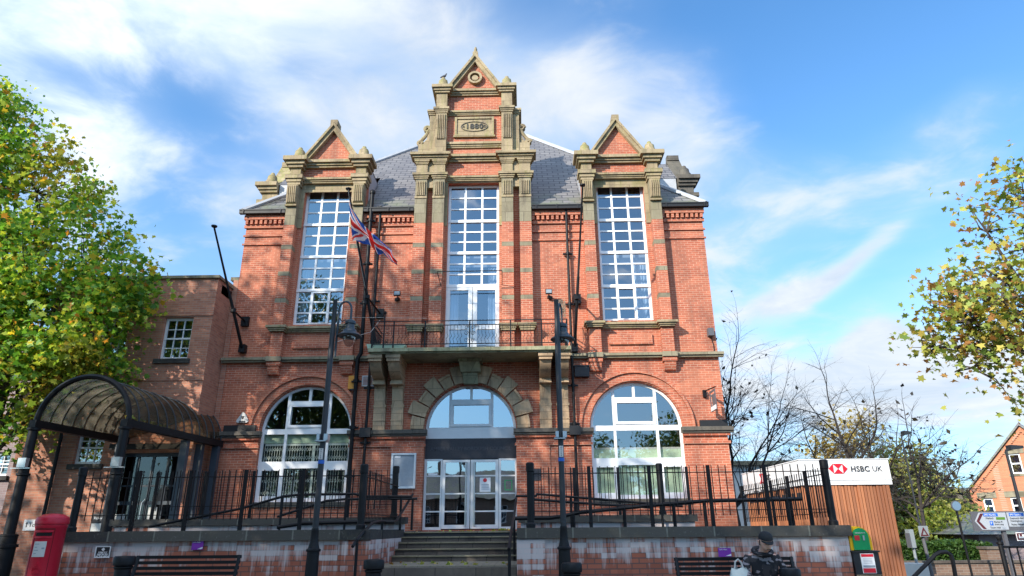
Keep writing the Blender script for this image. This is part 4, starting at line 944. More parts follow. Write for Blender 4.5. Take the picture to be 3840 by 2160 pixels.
# ---------------- defibrillator and cabinet ----------------
t=thing('utility_cabinet',(5.13,11.08,0),'black utility cabinet with a red and white notice at the end of the wall','cabinet')
m=MB(); m.box(4.70,5.08,10.62,10.98,0,Z(-.37)); m.build('body','black cabinet',t); m=MB(); m.box(4.68,5.10,10.60,11.0,Z(-.368),Z(-.345)); m.build('lid','black gutter',t)
m=MB(); m.box(4.70,5.08,10.612,10.62,Z(-.69),Z(-.68)); m.build('door_seam','warm stone',t)
m=MB(); m.box(4.80,5.0,10.61,10.62,Z(-.66),Z(-.385)); nb=m.build('notice','white sign',t)
for z_,w_ in ((-.43,-.393),(-.652,-.59)): m=MB(); m.box(4.81,4.99,10.605,10.61,Z(z_),Z(w_)); m.build('notice_band','red ink',nb)
m=MB(); m.box(4.82,4.99,10.605,10.61,Z(-.575),Z(-.548))
for i in range(4): m.box(4.83,4.96,10.606,10.61,Z(-.46-i*.02),Z(-.455-i*.02))
m.build('notice_text','board grey',nb)
t=thing('defibrillator_cabinet',(5.08,11.13,Z(-.34)),'yellow and green defibrillator cabinet above the black cabinet','defibrillator')
def arch2(x0,x1,z0,z1,r): return [(x0,z0),(x1,z0)]+[(x1-r+r*math.cos(a),z1-r+r*math.sin(a)) for a in [math.pi/2*i/8 for i in range(9)]]+[(x0+.02,z1),(x0,z1-.02)]
m=MB(); m.plate(arch2(4.70,5.03,Z(-.34),Z(-.0),.2),[],10.66,10.85); m.build('case','yellow plastic',t)
m=MB(); m.plate([(4.745,Z(-.335)),(4.99,Z(-.335))]+[(4.868+.122*math.cos(a),Z(-.14)+.115*math.sin(a)) for a in [math.pi*i/14 for i in range(15)]],[],10.645,10.66); dr=m.build('door','green plastic',t)
m=MB(); m.box(4.775,4.85,10.64,10.645,Z(-.20),Z(-.13)); m.build('window','red plastic',dr); m=MB(); m.box(4.895,4.92,10.63,10.645,Z(-.2),Z(-.13)); m.build('handle','silver',dr)
text('DEFIBRILLATOR',.022,'white ink',dr,(5.098,10.972,Z(-.095)),name='lettering'); m=MB(); m.box(4.72,4.76,10.63,10.66,Z(-.13),Z(-.105)); m.build('latch','ink',t)
MB=_MB
# ---------------- bank kiosk ----------------
kx0,kx1,ky0,ky1=6.22,8.05,15.6,19.6
t=thing('bank_kiosk',(7.1,17.6,0),'small bank kiosk clad in upright cedar boards under a white sign box','kiosk')
m=MB(); n=0
def slats(a,b,fixed,axis):
    p=a
    while p<b-.001:
        w=.07; dd=rnd.choice((0,.012,.02,.03)); q=min(p+w,b)
        if axis=='x': m.box(p,q-.016,fixed-.035-dd,fixed,0.02,Z(.86))
        else: m.box(fixed-.035-dd,fixed,p,q-.016,0.02,Z(.86))
        p+=w
slats(kx0,kx1,ky0,'x'); slats(ky0,ky1,kx0,'y'); m.box(kx0,kx1,ky0,ky1,0,Z(.85)); m.box(kx1-.1,kx1+.7,17.2,17.3,Z(.75),Z(.9)); m.build('timber_cladding','cedar boards',t)
m=MB(); m.box(kx0-.1,kx1+.06,ky0-.09,ky1+.05,Z(.865),Z(1.41)); sb=m.build('sign_box','white sign',t)
m=MB(); m.box(kx0-.115,kx1+.075,ky0-.105,ky1+.06,Z(.965),Z(.975)); m.box(kx0-.115,kx1+.075,ky0-.105,ky1+.06,Z(1.4),Z(1.42)); m.build('trim','white sign',sb)
def hexlogo(o,x,z,w,h,yf):
    # a pointed lozenge of red triangles round a white bow tie
    c=(x,z)
    m=MB(); F=[(x-w,z+h),(x+w,z+h),(x,z)],[(x-w,z-h),(x+w,z-h),(x,z)],[(x+w,z+h),(x+2*w,z),(x+w,z-h)],[(x-w,z+h),(x-2*w,z),(x-w,z-h)]
    for tri in F: m.ext([(a,yf,b) for a,b in tri],(0,-.004,0))
    m.build('logo','red ink',o)
lx=kx0+.95; hexlogo(sb,lx-.2,Z(1.21),.105,.105,ky0-.1)
text('HSBC',.165,'ink',sb,(lx+.285,ky0-.102,Z(1.195)),name='lettering',bold=.003,space=1.06); text('UK',.165,'ink',sb,(lx+.66,ky0-.102,Z(1.195)),name='lettering',bold=-.001)
m=MB(); yy=18.1
for tri in ([(-1,1),(1,1),(0,0)],[(-1,-1),(1,-1),(0,0)],[(1,1),(2,0),(1,-1)]): m.ext([(kx0-.102,yy-a*.12,Z(1.18)+b*.12) for a,b in tri],(-.004,0,0))
m.build('logo','red ink',sb); text('HSBC',.17,'ink',sb,(kx0-.105,17.6,Z(1.17)),rz=-90,name='lettering',bold=.005)
m=MB(); m.box(kx0-.06,kx0-.02,ky0+.2,ky1-.2,Z(.62),Z(.72)); m.build('side_rail','ink',t)
for y_ in (16.6,17.2,17.9,18.5):
    m=MB(); m.box(kx0-.2,kx0-.1,y_-.12,y_+.05,Z(.84),Z(.9)); m.build('lamp','sign back',t)
# ---------------- the left building ----------------
LBX,LBY,LBT=-9.80,19.95,7.68
t=thing('council_building',(-12.7,LBY,0),'modern red brick office with white sash windows left of the town hall','building')
LX0=at(157,1650,LBY).x
WN=[(-11.31,-10.40,5.03,6.38),(-13.30,-12.42,5.05,6.40),(-15.05,-14.25,5.05,6.40),(-13.30,-12.47,1.9,2.85)]
DOOR=(-11.9,-10.05,0.02,2.2)
m=MB(); m.wallgrid(LX0,LBX,Z(-1.4),Z(LBT),[rect(a,b,Z(c),Z(d)) for a,b,c,d in WN+[DOOR]],LBY,LBY+.3)
m.box(LBX-.3,LBX,LBY+.3,LBY+9,0,Z(LBT)); m.box(LX0,LX0+.3,LBY+.3,LBY+9,0,Z(LBT)); m.box(LX0,LBX,LBY+.31,LBY+9,Z(LBT-.4),Z(LBT-.1)); m.box(LX0,LBX,LBY+1.8,LBY+2,0,Z(LBT-.5))
m.box(LX0,LBX+.02,LBY-.03,LBY,Z(6.42),Z(6.64)); m.box(LX0,LBX+.02,LBY-.02,LBY,Z(4.35),Z(4.57)); m.box(-12.0,-11.55,LBY-.1,LBY,Z(-1.4),Z(LBT-.15)) if False else None
m.build('wall','modern brick',t)
m=MB(); m.box(LX0-.05,LBX+.06,LBY-.08,LBY+.4,Z(LBT),Z(LBT+.09)); m.box(LBX-.35,LBX+.06,LBY+.4,LBY+9,Z(LBT),Z(LBT+.12)); m.build('parapet_coping','band stone',t)
def sash(par,x0,x1,z0,z1,Y,nx=3,ny=4,curt=True):
    m=MB(); w=(x1-x0-.12)/nx; h=(z1-z0-.14)/ny; hs=[]
    for i in range(nx):
        for j in range(ny): a=x0+.06+i*w; b=z0+.07+j*h; hs.append(rect(a+.012,a+w-.012,b+.012,b+h-.012))
    m.plate(rect(x0,x1,z0,z1),hs,Y,Y+.06); m.box(x0+.02,x1-.02,Y-.02,Y,(z0+z1)/2-.025,(z0+z1)/2+.025); f=m.build('window','white frame',par)
    m=MB(); m.box(x0+.03,x1-.03,Y+.03,Y+.035,z0+.03,z1-.03); m.build('pane','window glass',f)
    m=MB(); m.box(x0-.15,x1+.15,Y+.5,Y+.52,z0-.2,z1+.2); m.build('interior','dark room',f)
    m=MB(); m.box(x0-.1,x1+.1,Y-.2,Y+.02,z0-.14,z0-.002); m.build('sill','black stone',f); return f
for a,b,c,d in WN: sash(t,a,b,Z(c),Z(d),LBY+.12)
a,b,c,d=DOOR
m=MB(); m.plate(rect(a,b,Z(c),Z(d)),[rect(a+.08+i*.45,a+.46+i*.45,Z(z0),Z(z1)) for i in range(4) for z0,z1 in ((.1,.75),(.85,1.25),(1.3,2.1))],LBY+.1,LBY+.16); dd=m.build('door','blue frame',t)
m=MB(); m.box(a+.04,b-.04,LBY+.13,LBY+.135,Z(.05),Z(2.15)); m.build('pane','porch glass',dd); m=MB(); m.box(a,b,LBY+1.2,LBY+1.22,Z(-.1),Z(2.4)); m.build('interior','dark room',dd)
m=MB(); m.box(a+.1,a+.4,LBY+.09,LBY+.1,Z(.12),Z(.5)); m.box(a+1.05,a+1.3,LBY+.09,LBY+.1,Z(.3),Z(.68)); m.box(a+1.5,a+1.75,LBY+.09,LBY+.1,Z(.1),Z(.3)); m.build('notice','off white',dd)
m=MB(); m.tube([(a+.85,LBY+.05,Z(.1)),(a+.85,LBY+.05,Z(.8)),(a+.93,LBY+.05,Z(.9))],.02,6); m.build('handle','silver',dd)
m=MB(); m.lathe((-13.75,LBY-.08,0),[(.05,0),(.05,Z(5.0))],8); m.build('drain_pipe','black iron',t)
# link wall between office and hall
t2=thing('link_wall',(-9.75,21.8,0),'narrow brick link between the office and the left side of the town hall','wall'); m=MB(); m.box(-9.79,-9.62,21.0,28,0,Z(8.0)); m.build('brickwork','modern brick',t2); m=MB(); m.box(-9.9,-9.62,21.0,28,Z(8.002),Z(8.12)); m.build('coping','band stone',t2)
# toilets sign, board
t,o,a,b=plate('toilets_sign',84,150,1948,1990,LBY-.02,'white sign','white Toilets sign with an arrow half hidden by the pillar box','sign')
text('Toilets',.17,'ink',o,(a.x+.15,LBY-.035,(a.z+b.z)/2),name='lettering',align='LEFT')
m=MB(); ax0=a.x+.09; zc=(a.z+b.z)/2; m.box(ax0-.012,ax0+.012,LBY-.038,LBY-.033,zc-.06,zc+.05); m.ext([(ax0-.04,LBY-.033,zc+.03),(ax0+.04,LBY-.033,zc+.03),(ax0,LBY-.033,zc+.085)],(0,-.004,0)); m.build('arrow','ink',o)
t,o,a,b=plate('small_notice',263,283,1935,1963,LBY-.02,'white sign','small white notice with a round mark on the brickwork right of the pillar box','sign'); m=MB(); m.plate(arc((a.x+b.x)/2,(a.z+b.z)/2,.045,0,6.28,12)[:-1],[arc((a.x+b.x)/2,(a.z+b.z)/2,.03,0,6.28,12)[:-1]],LBY-.036,LBY-.033); m.build('mark','ink',o)
t,o,a,b=plate('town_board',335,432,1925,2000,18.6,'ink','black board lettered Ripley Town standing under the canopy','board',.03)
text('Ripley Town',.09,'white ink',o,((a.x+b.x)/2,18.565,b.z-.12)); m=MB(); m.box(a.x+.03,b.x-.3,18.56,18.57,a.z+.05,b.z-.25); m.build('poster','off white',o); m=MB(); m.box(a.x,a.x+.05,18.6,18.65,Z(-.05),a.z); m.box(b.x-.05,b.x,18.6,18.65,Z(-.05),a.z); m.build('leg','black iron',t)
# the pale building further left
PBX=at(140,1650,23).x
t=thing('pink_building',(-20,23,0),'pale pinkish brick building at the left edge beyond the canopy','building'); 
PW=[(at(-40,y1,23).x,at(22,y1,23).x,at(0,y1,23).z,at(0,y0,23).z) for y0,y1 in ((1695,1785),)]+[(at(xa,y1,23).x,at(xb,y1,23).x,at(90,y1,23).z,at(90,y0,23).z) for y0,y1,xa,xb in ((1690,1792,80,128),(1922,2020,28,84))]
m=MB(); m.wallgrid(-34,PBX,0,8.2,[rect(*w) for w in PW],23,23.3); m.box(PBX-.3,PBX,23.3,30,0,8.2); m.build('wall','pink brick',t); m=MB(); m.box(-34,PBX+.1,22.9,30,8.2,8.35); m.build('roof','lead',t)
for w in PW: sash(t,w[0],w[1],w[2],w[3],23.1,2,3)
# ---------------- barrel canopy ----------------
cx0,cx1,cy0,cy1,cz=-12.14,-9.86,16.5,19.9,Z(2.58); cc=(cx0+cx1)/2; cr=(cx1-cx0)/2
t=thing('entrance_canopy',(cc,17.5,0),'arched black steel canopy with smoky ribbed roof over the office entrance','canopy')
CYE=20.92
def cshift(y): return .1*(y-cy0)
def crange(y): # the roof dies into the office corner at the back
    c_=cc+cshift(y)
    return math.pi if y<19.93 else math.acos(max(-1,min(1,(-9.78-c_)/cr)))
m=MB(); n=20; vs=[]; rows=[cy0,cy0+1.1,cy0+2.2,19.92,19.94,CYE]
for y in rows:
    for i in range(n+1): a=crange(y)*i/n; vs.append((cc+cshift(y)+cr*math.cos(a),y,cz+cr*math.sin(a)))
m.add(vs,[(r_*(n+1)+i,r_*(n+1)+i+1,(r_+1)*(n+1)+i+1,(r_+1)*(n+1)+i) for r_ in range(len(rows)-1) for i in range(n)]); m.build('roof_sheet','smoky sheet',t,recalc=False)
for k in range(12):
    y=cy0+.04+(CYE-cy0-.08)*k/11; r_=.07 if k==0 else .02; am=crange(y); m=MB(); m.tube([(cc+cshift(y)+(cr+.02)*math.cos(am*i/24),y,cz+(cr+.02)*math.sin(am*i/24)) for i in range(25)],r_,8); m.build('rib','black iron' if k==0 else 'grey iron',t)
m=MB(); m.bar((cx0,cy0-.1,cz-.03),(cx0+.34,19.93,cz-.03),.18); m.build('eaves_beam','black iron',t)
m=MB(); m.bar((cx1,cy0-.1,cz-.03),(cx1+.44,CYE,cz-.03),.18); m.build('eaves_beam','black iron',t)
for x in (cx0,cx1):
    m=MB(); m.lathe((x,cy0,0),[(.2,0),(.2,.9),(.2,1.1)],16,sq=lambda t_:1+.1*math.cos(t_*8)); m.lathe((x,cy0,1.1),[(.24,0),(.24,.06),(.19,.08),(.19,.24),(.2,.25),(.2,.28),(.12,.3),(.115,1.6),(.15,1.62),(.15,1.66),(.112,1.68),(.105,cz-1.1-.2),(.15,cz-1.1-.18),(.15,cz-1.1-.13)],16); m.build('column','black iron',t)
    m=MB(); m.box(x-.1,x+.1,cy0-.16,cy0+.02,Z(1.5),Z(1.72)); m.box(x-.26,x+.22,cy0-.14,cy0-.08,Z(1.47),Z(1.49)); m.build('lamp_bracket','silver',t)
for x,y in ((cx1+.4,20.75),(cx1+.16,20.2),(cx1+.2,19.2),(cx0+.3,cy1-.15)):
    m=MB(); m.box(x-.1,x+.1,y-.08,y+.08,Z(-.06),cz-.12); m.build('post','blue frame',t)
m=MB(); m.box(cx0,cx1,cy1-.2,cy1-.12,cz-.3,cz-.14);  m.build('lintel','black iron',t)
# ---------------- foliage ----------------
nr=np.random.default_rng(11)
LEAF=np.array([(0,-.5),(.16,-.22),(.46,-.30),(.34,-.02),(.55,.2),(.25,.22),(0,.55),(-.25,.22),(-.55,.2),(-.34,-.02),(-.46,-.30),(-.16,-.22)])
QUAD=np.array([(0,-.5),(.3,0),(0,.5),(-.3,0)])
def leaves(name,pts,size,mat,parent,shape=LEAF,droop=.5,**tags):
    pts=np.asarray(pts); n=len(pts); k=len(shape)
    nrm=nr.normal(size=(n,3)); nrm[:,2]=np.abs(nrm[:,2])*1.0+droop*.6; nrm/=np.linalg.norm(nrm,axis=1)[:,None]
    a=nr.normal(size=(n,3)); a[:,2]-=droop; a-=nrm*(a*nrm).sum(1)[:,None]; a/=np.linalg.norm(a,axis=1)[:,None]; b=np.cross(nrm,a)
    s=size*nr.uniform(.45,1.35,n)
    fold=np.abs(shape[:,0])*.5
    V=pts[:,None,:]+s[:,None,None]*(shape[None,:,0,None]*b[:,None,:]+shape[None,:,1,None]*a[:,None,:]-fold[None,:,None]*nrm[:,None,:])
    og=ORG[parent.name] if parent else Vector(pts.mean(0))
    V=(V.reshape(-1,3)-np.array(og)).astype(np.float32)
    me=bpy.data.meshes.new(name); me.vertices.add(n*k); me.vertices.foreach_set('co',V.ravel())
    me.loops.add(n*k); me.loops.foreach_set('vertex_index',np.arange(n*k,dtype=np.int32)); me.polygons.add(n)
    me.polygons.foreach_set('loop_start',np.arange(0,n*k,k,dtype=np.int32)); me.update(calc_edges=True); me.validate()
    me.materials.append(MATS[mat]); o=bpy.data.objects.new(name,me); C.objects.link(o)
    if parent: o.parent=parent
    else: o.location=og
    ORG[o.name]=og; return o
def inblobs(blobs,n,shell=.55):
    out=[]; w=np.array([b[3]*b[4]*b[5] for b in blobs])**.62; w=w/w.sum()
    for b,c in zip(blobs,nr.multinomial(n,w)):
        d=nr.normal(size=(c,3)); d/=np.linalg.norm(d,axis=1)[:,None]; r=nr.uniform(shell**3,1,c)**(1/3); out.append(np.array(b[:3])+d*r[:,None]*np.array(b[3:6]))
    return np.concatenate(out)
def leafy(name,base,label,cat,blobs,ncl,per,size,mat,r0=.22,spread=.42,shape=LEAF,forkz=2.6,group=None,shell=.35,droop=.5):
    t=thing(name,base,label,cat,group); base=Vector(base)
    cl=inblobs(blobs,ncl,shell); cen=np.array([b[:3] for b in blobs]).mean(0)
    m=MB(); top=Vector((base.x*.6+cen[0]*.4,base.y*.6+cen[1]*.4,cen[2]))
    f=base+Vector((0,0,forkz)); m.tube([base,base+Vector((.05,0,forkz*.5)),f,f.lerp(top,.5)+Vector((.1,.1,0)),top],[r0*1.15,r0,r0*.8,r0*.55,r0*.25],8)
    # main limbs to a few group centres, then a branch to each cluster
    K=max(6,min(18,ncl//12)); idx=nr.choice(len(cl),K,replace=False); limbs=[]
    for i in idx:
        c=Vector(cl[i]); s=f.lerp(top,nr.uniform(0,.9)); mid=s.lerp(c,.5)+Vector(nr.normal(size=3)*.25)+Vector((0,0,.15)); c2=s.lerp(c,.85)
        m.tube([s,mid,c2],[r0*.34,r0*.2,r0*.08],5,False); limbs+= [mid,c2,s]
    L=np.array([tuple(p) for p in limbs])
    for c in cl:
        j=((L-c)**2).sum(1).argmin(); s=Vector(L[j]); c=Vector(c); m.tube([s,s.lerp(c,.5)+Vector(nr.normal(size=3)*.12),c],[.022,.014,.006],3,False)
    m.build('trunk','bark',t,recalc=False)
    d=nr.normal(size=(ncl,per,3))*spread; P=(cl[:,None,:]+d).reshape(-1,3)
    leaves('crown',P,size,mat,t,shape,droop); return t
# left street tree: crown outline read off the photograph at its own distance
YT=18.5
def blobpx(x,y,rx,Y,ry=None,rz=None):
    p=at(x,y,Y); s=rx*Y/2660*1.02; return (p.x,Y,p.z,s,ry or s,(rz or rx)*Y/2660*1.02)
lb=[blobpx(60,700,300,YT,1.2),blobpx(250,900,260,YT,1.2),blobpx(-120,600,330,YT,1.3),blobpx(60,1200,300,YT,1.4),blobpx(430,1080,150,YT,.9),blobpx(-150,1150,330,YT,1.4),blobpx(0,400,90,YT,1),blobpx(330,1350,150,YT,1.1),blobpx(80,1480,200,YT,1.2)]
T1=leafy('plane_tree',(at(-60,1700,YT).x,YT,0),'large leafy green and yellow maple-like tree at the left before the office','tree',lb,380,56,.175,'maple leaves',spread=.32,shell=.25)
YR=12.5
rb=[blobpx(4000,900,330,YR),blobpx(3780,1180,240,YR),blobpx(3680,1320,130,YR),blobpx(3960,1350,250,YR),blobpx(3700,1120,170,YR),blobpx(3600,1200,100,YR),blobpx(3840,700,100,YR),blobpx(3490,1275,70,YR),blobpx(3520,1090,60,YR),blobpx(3420,1290,35,YR),blobpx(3780,1480,60,YR),blobpx(3800,620,50,YR),blobpx(3835,450,35,YR),blobpx(3835,540,50,YR),blobpx(3640,760,45,YR),blobpx(3600,960,40,YR)]
T2=leafy('plane_tree',(at(4150,1500,YR).x,YR,0),'leafy branches turning yellow and brown reaching in at the right edge','tree',rb,290,15,.13,'autumn leaves',spread=.24,shell=.1)
# street trees behind the photographer, seen in the windows and shading the forecourt
def shade(x,y,zc,r,lab,n=200,per=40,size=.3,rz=None):
    b=[(x,y,zc,r,r,rz or r*1.1),(x+r*.5,y+.5,zc-r*.4,r*.6,r*.6,r*.6),(x-r*.5,y-.5,zc-.2*r,r*.65,r*.65,r*.6)]
    return leafy('street_tree',(x,y,0),lab,'tree',b,n,per,size,'shade leaves',spread=.6,group='street trees behind the viewpoint',shape=QUAD,shell=.1)
SH=[(-17,5.0,12.6,4.8,'tall street tree nearest the left tree, left of the viewpoint'),(-14.5,1.8,12.0,3.9,'tall street tree behind the viewpoint on the left'),(-21.5,5,18.4,3.1,'tallest street tree at the far left'),(-18.3,4.5,17.8,2.9,'slender tall street tree beside the tallest one'),(-10.5,1.0,6.6,3.2,'low street tree just left of the viewpoint'),(-26.5,6,9,5.2,'wide street tree beyond the left edge'),(-17,.5,7.4,3.3,'round street tree to the left of the low one'),(-11.5,-3.8,10.6,3.4,'slim street tree behind the low one'),
    (-14,-7,8.5,5.0,'broad street tree far back on the left'),(5.0,-10,5.4,2.4,'small street tree behind the viewpoint on the right'),(12.0,-10,6.2,3.0,'rightmost street tree behind the viewpoint')]
for a in SH: shade(*a,n=(95 if a[2]>17 else 220))
# terrace opposite, mirrored in the doors
t=thing('terrace_house',(-4,-27,0),'low brick terrace with a slate roof across the street behind the viewpoint','building')
W_=[rect(x,x+1.1,1.9,3.6) for x in (-31,-27.5,-24,-20.5,-17,-13.5,-10,-6.5,-3,.5,4,7.5)]
m=MB(); m.wallgrid(-34,10,0,4.2,W_,-24.4,-24); m.box(-34,10,-32,-31.7,0,4.2); m.build('wall','garden wall brick',t)
m=MB(); m.ext([(-34.3,-23.6,4.2),(-34.3,-32.3,4.2),(-34.3,-28,6.9)],(44.6,0,0)); m.build('roof','slate',t)
m=MB(); m.box(-9,-8.2,-28.4,-27.6,6.2,8.0); m.build('chimney','garden wall brick',t)
for w in W_:
    m=MB(); x0,z0=w[0]; x1,z1=w[2]; m.plate(rect(x0,x1,z0,z1),[rect(x0+.06+i*.34,x0+.36+i*.34,z0+.08+j*.43,z0+.44+j*.43) for i in range(3) for j in range(4)],-23.98,-24.08); f=m.build('window','white frame',t); m=MB(); m.box(x0,x1,-24.4,-24.42,z0,z1); m.build('pane','dark room',f)
# ---------------- bare trees ----------------
def bare(base,H,label,seed,spread=1.0,lean=0.,levels=5,leaf=120,r0=.15,group='bare street trees right of the hall'):
    r=random.Random(seed); t=thing('bare_tree',base,label,'tree',group); m=MB(); tips=[]
    def grow(p,d,L,rad,lv):
        pts=[p]; n=4 if lv<3 else 3; q=p
        for i in range(n):
            w_=.03 if lv==0 else .13; d=(d+Vector((r.gauss(0,w_),r.gauss(0,w_),r.gauss(0,.06)+(.05 if lv<3 else -.02)))).normalized(); q=q+d*(L/n); pts.append(q)
        rr=[rad*(1-.45*i/n) for i in range(n+1)]
        m.tube(pts,rr,6 if lv<2 else (4 if lv<4 else 3),False)
        if lv>=levels-1: tips.extend(pts[1:])
        if lv>=levels: return
        k=[6,6,5,4,3,3][lv]
        for i in range(k):
            f=r.uniform(.25,1.) if lv>0 else r.uniform(.35,.95); s=pts[0].lerp(pts[-1],f) if False else pts[min(n,int(f*n+.5))]
            ax=Vector((r.gauss(0,1),r.gauss(0,1),r.gauss(0,.35))); ax=(ax-d*ax.dot(d)).normalized()
            nd=(d*r.uniform(.5,.9)+ax*r.uniform(.6,1.0)*spread).normalized()
            grow(s,nd,L*r.uniform(.5,.72),rad*.4 if lv>0 else rad*.5,lv+1)
        grow(q,d,L*.66,rad*.5,lv+1)
    grow(Vector(base),Vector((lean,0,1)).normalized(),H*.42,r0,0)
    m.build('trunk','bare bark',t,recalc=False)
    P=[tuple(r.choice(tips)) for _ in range(leaf)]; leaves('leaves',np.array(P),.2,'brown leaves',t,QUAD); return t
Y1=30.
b1=at(2765,1900,Y1); bare((b1.x,Y1,0),10.3,'bare tree with dark trunk rising beside the right corner of the hall',5,.8,0,5,260)
b2=at(3235,1900,Y1-2); bare((b2.x,Y1-2,0),8.0,'wide-spreading bare tree behind the bank kiosk',12,1.3,0,5,150)
b3=at(3440,1900,26.); bare((b3.x,26.,0),6.3,'bare tree with drooping leafy twigs right of the bank kiosk',31,1.15,.05,4,420,r0=.09)
def far(x,y,rx,rz,Y,label,mat,n,per=60,size=.26,more=()):
    bl=[blobpx(x,y,rx,Y,rz=rz)]+[blobpx(a,b,c,Y,rz=d) for a,b,c,d in more]; p=bl[0]
    return leafy('leafy_tree',(p[0],Y,0),label,'tree',bl,n,per,size,mat,spread=.5,shape=QUAD,group='leafy trees beyond the kiosk',forkz=1.5,shell=.1)
far(3185,1660,55,50,46,'golden autumn tree glimpsed behind the wide-spreading bare tree','golden leaves',26,40,.3,[(3120,1590,25,18),(3090,1690,45,25),(3240,1600,45,22)])
far(3400,1850,130,130,36,'dark olive tree right behind the timber kiosk','far leaves',150,70,.26,[(3340,1740,60,70),(3420,1980,140,110)])
far(3520,1930,90,100,42,'olive green tree left of the brick gable house','far leaves',90,70,.3,[(3590,2010,60,70)])
far(3560,2020,110,60,33,'bright yellow green bushy tree above the hedge','yellow green leaves',70,70,.22)
# hedge
ha=at(3370,2050,24.); hb=at(3722,2040,24.); hz=at(3560,2036,24.).z
t=thing('hedge',((ha.x+hb.x)/2,24.5,0),'clipped dark green hedge above the low brick garden wall','hedge')
P=[]; 
for _ in range(9000):
    x=rnd.uniform(ha.x,hb.x); f=rnd.choice('fft'); z=rnd.uniform(.15,hz) if f=='f' else hz+rnd.gauss(0,.03); y=24.0+rnd.gauss(0,.05) if f=='f' else rnd.uniform(24,25.2); P.append((x+.05*math.sin(z*5),y,z+.04*math.sin(x*4)))
leaves('foliage',np.array(P),.12,'hedge leaves',t,QUAD)
m=MB(); m.box(ha.x+.1,hb.x-.1,24.1,25.1,0,hz-.08); m.build('stems','hedge leaves',t)
# garden wall
g0=at(3400,2112,22.); g1=at(3760,2118,22.); t=thing('garden_wall',((g0.x+g1.x)/2,22,0),'low brown brick garden wall with pale coping below the hedge','wall'); zt=at(3600,2112,22.).z
m=MB(); m.box(g0.x,g1.x+1,22,22.25,0,zt); m.build('brickwork','garden wall brick',t); m=MB(); m.box(g0.x,g1.x+1,21.95,22.3,zt+.002,zt+.07); m.build('coping','step stone',t)
pw0=at(3700,2060,23.); m=MB(); t=thing('wall_pier',(pw0.x,23,0),'short weathered stone pier at the end of the hedge','pier'); m.box(pw0.x,pw0.x+.5,23,23.4,0,pw0.z); m.build('shaft','garden wall brick',t); m=MB(); m.box(pw0.x-.04,pw0.x+.54,22.96,23.44,pw0.z+.002,pw0.z+.08); m.build('cap','step stone',t)
# ---------------- gable house on the right ----------------
HY=60.
O0=at(3822,1598,HY); ang=math.atan2(O0.x,O0.y)-R(-8); ax_=Vector((math.cos(ang),-math.sin(ang),0)); dp_=Vector((math.sin(ang),math.cos(ang),0))
def onp(x,y,off=0.):
    d=(rt*((x-1920)/FPX)-up*((y-CYP)/FPX)+fw); o_=Vector((0,0,E)); t_=((O0+dp_*off-o_).dot(dp_))/d.dot(dp_); p=o_+d*t_; return ((p-O0).dot(ax_),p.z)
def TH(s_,d_,z_): p=O0+ax_*s_+dp_*d_; return (p.x,p.y,z_)
e0=onp(3636,1838); hw=-e0[0]; az_=O0.z; ez_=e0[1]
t=thing('gable_house',(O0.x,O0.y,0),'orange brick house with a steep gable and white windows at the right edge','building')
q=lambda x,y:(3340+x/2.376,1550+y/2.376)
def pw(x0,x1,y0,y1): a=onp(*q(x0,y1)); b=onp(*q(x1,y0)); return (a[0],b[0],a[1],b[1])
wins=[pw(1085,1145,355,540),pw(852,905,755,900),pw(1100,1155,745,900)]
m=MB(TH); m.plate([(-hw,0),(hw,0),(hw,ez_),(0,az_),(-hw,ez_)],[rect(*w) for w in wins],0,.35); m.box(-hw,-hw+.3,.35,14,0,ez_); m.box(hw-.3,hw,.35,14,0,ez_)
nn=36
for s in (-1,1):
    for i in range(nn): f=(i+.3)/nn; x=s*hw*f; z=az_-(az_-ez_)*f; m.box(x-.07,x+.07,-.12,0,z-.5,z-.22)
m.build('wall','house brick',t)
m=MB(TH)
for s in (-1,1): m.ext([(0,-.25,az_+.05),(s*(hw+.3),-.25,ez_-.28),(s*(hw+.3),-.25,ez_-.1),(0,-.25,az_+.27)],(0,14.5,0))
m.build('roof','slate',t); m=MB(TH); m.box(2.2,3.4,4,5,ez_+1,az_+1.4); m.build('chimney','house brick',t)
for w in wins:
    m=MB(TH); x0,x1,z0,z1=w; zm=z0+(z1-z0)*.5; m.plate(rect(x0,x1,z0,z1),[rect(x0+.12,x1-.12,z0+.12,zm-.05),rect(x0+.12,x1-.12,zm+.06,z1-.12)],.1,.2); f=m.build('window','white frame',t); m=MB(TH); m.box(x0+.1,x1-.1,.15,.16,z0+.1,z1-.1); m.build('pane','window glass',f); m=MB(TH); m.box(x0,x1,.5,.52,z0,z1); m.build('interior','dark room',f)
    m=MB(TH); m.box(x0-.35,x1+.35,-.06,.05,z1,z1+.5); m.build('lintel','band stone',f); m=MB(TH); m.box(x0-.25,x1+.25,-.06,.05,z0-.2,z0-.002); m.build('sill','band stone',f)
s0=at(3522,1805+20,64.); t=thing('side_wing',(s0.x,64,0),'dark stone wing with sloping slate roof left of the gable house','building')
a_=at(3530,1905,64.); b_=at(3630,1845,64.); m=MB(); m.plate([(a_.x,0),(b_.x+.5,0),(b_.x+.5,b_.z),(a_.x,a_.z-.0)],[],64,70); m.build('wall','garden wall brick',t); m=MB(); m.ext([(a_.x-.3,63.8,a_.z),(b_.x+.5,63.8,b_.z+.1),(b_.x+.5,63.8,b_.z+.4),(a_.x-.3,63.8,a_.z+.25)],(0,7,0)); m.build('roof','slate',t)
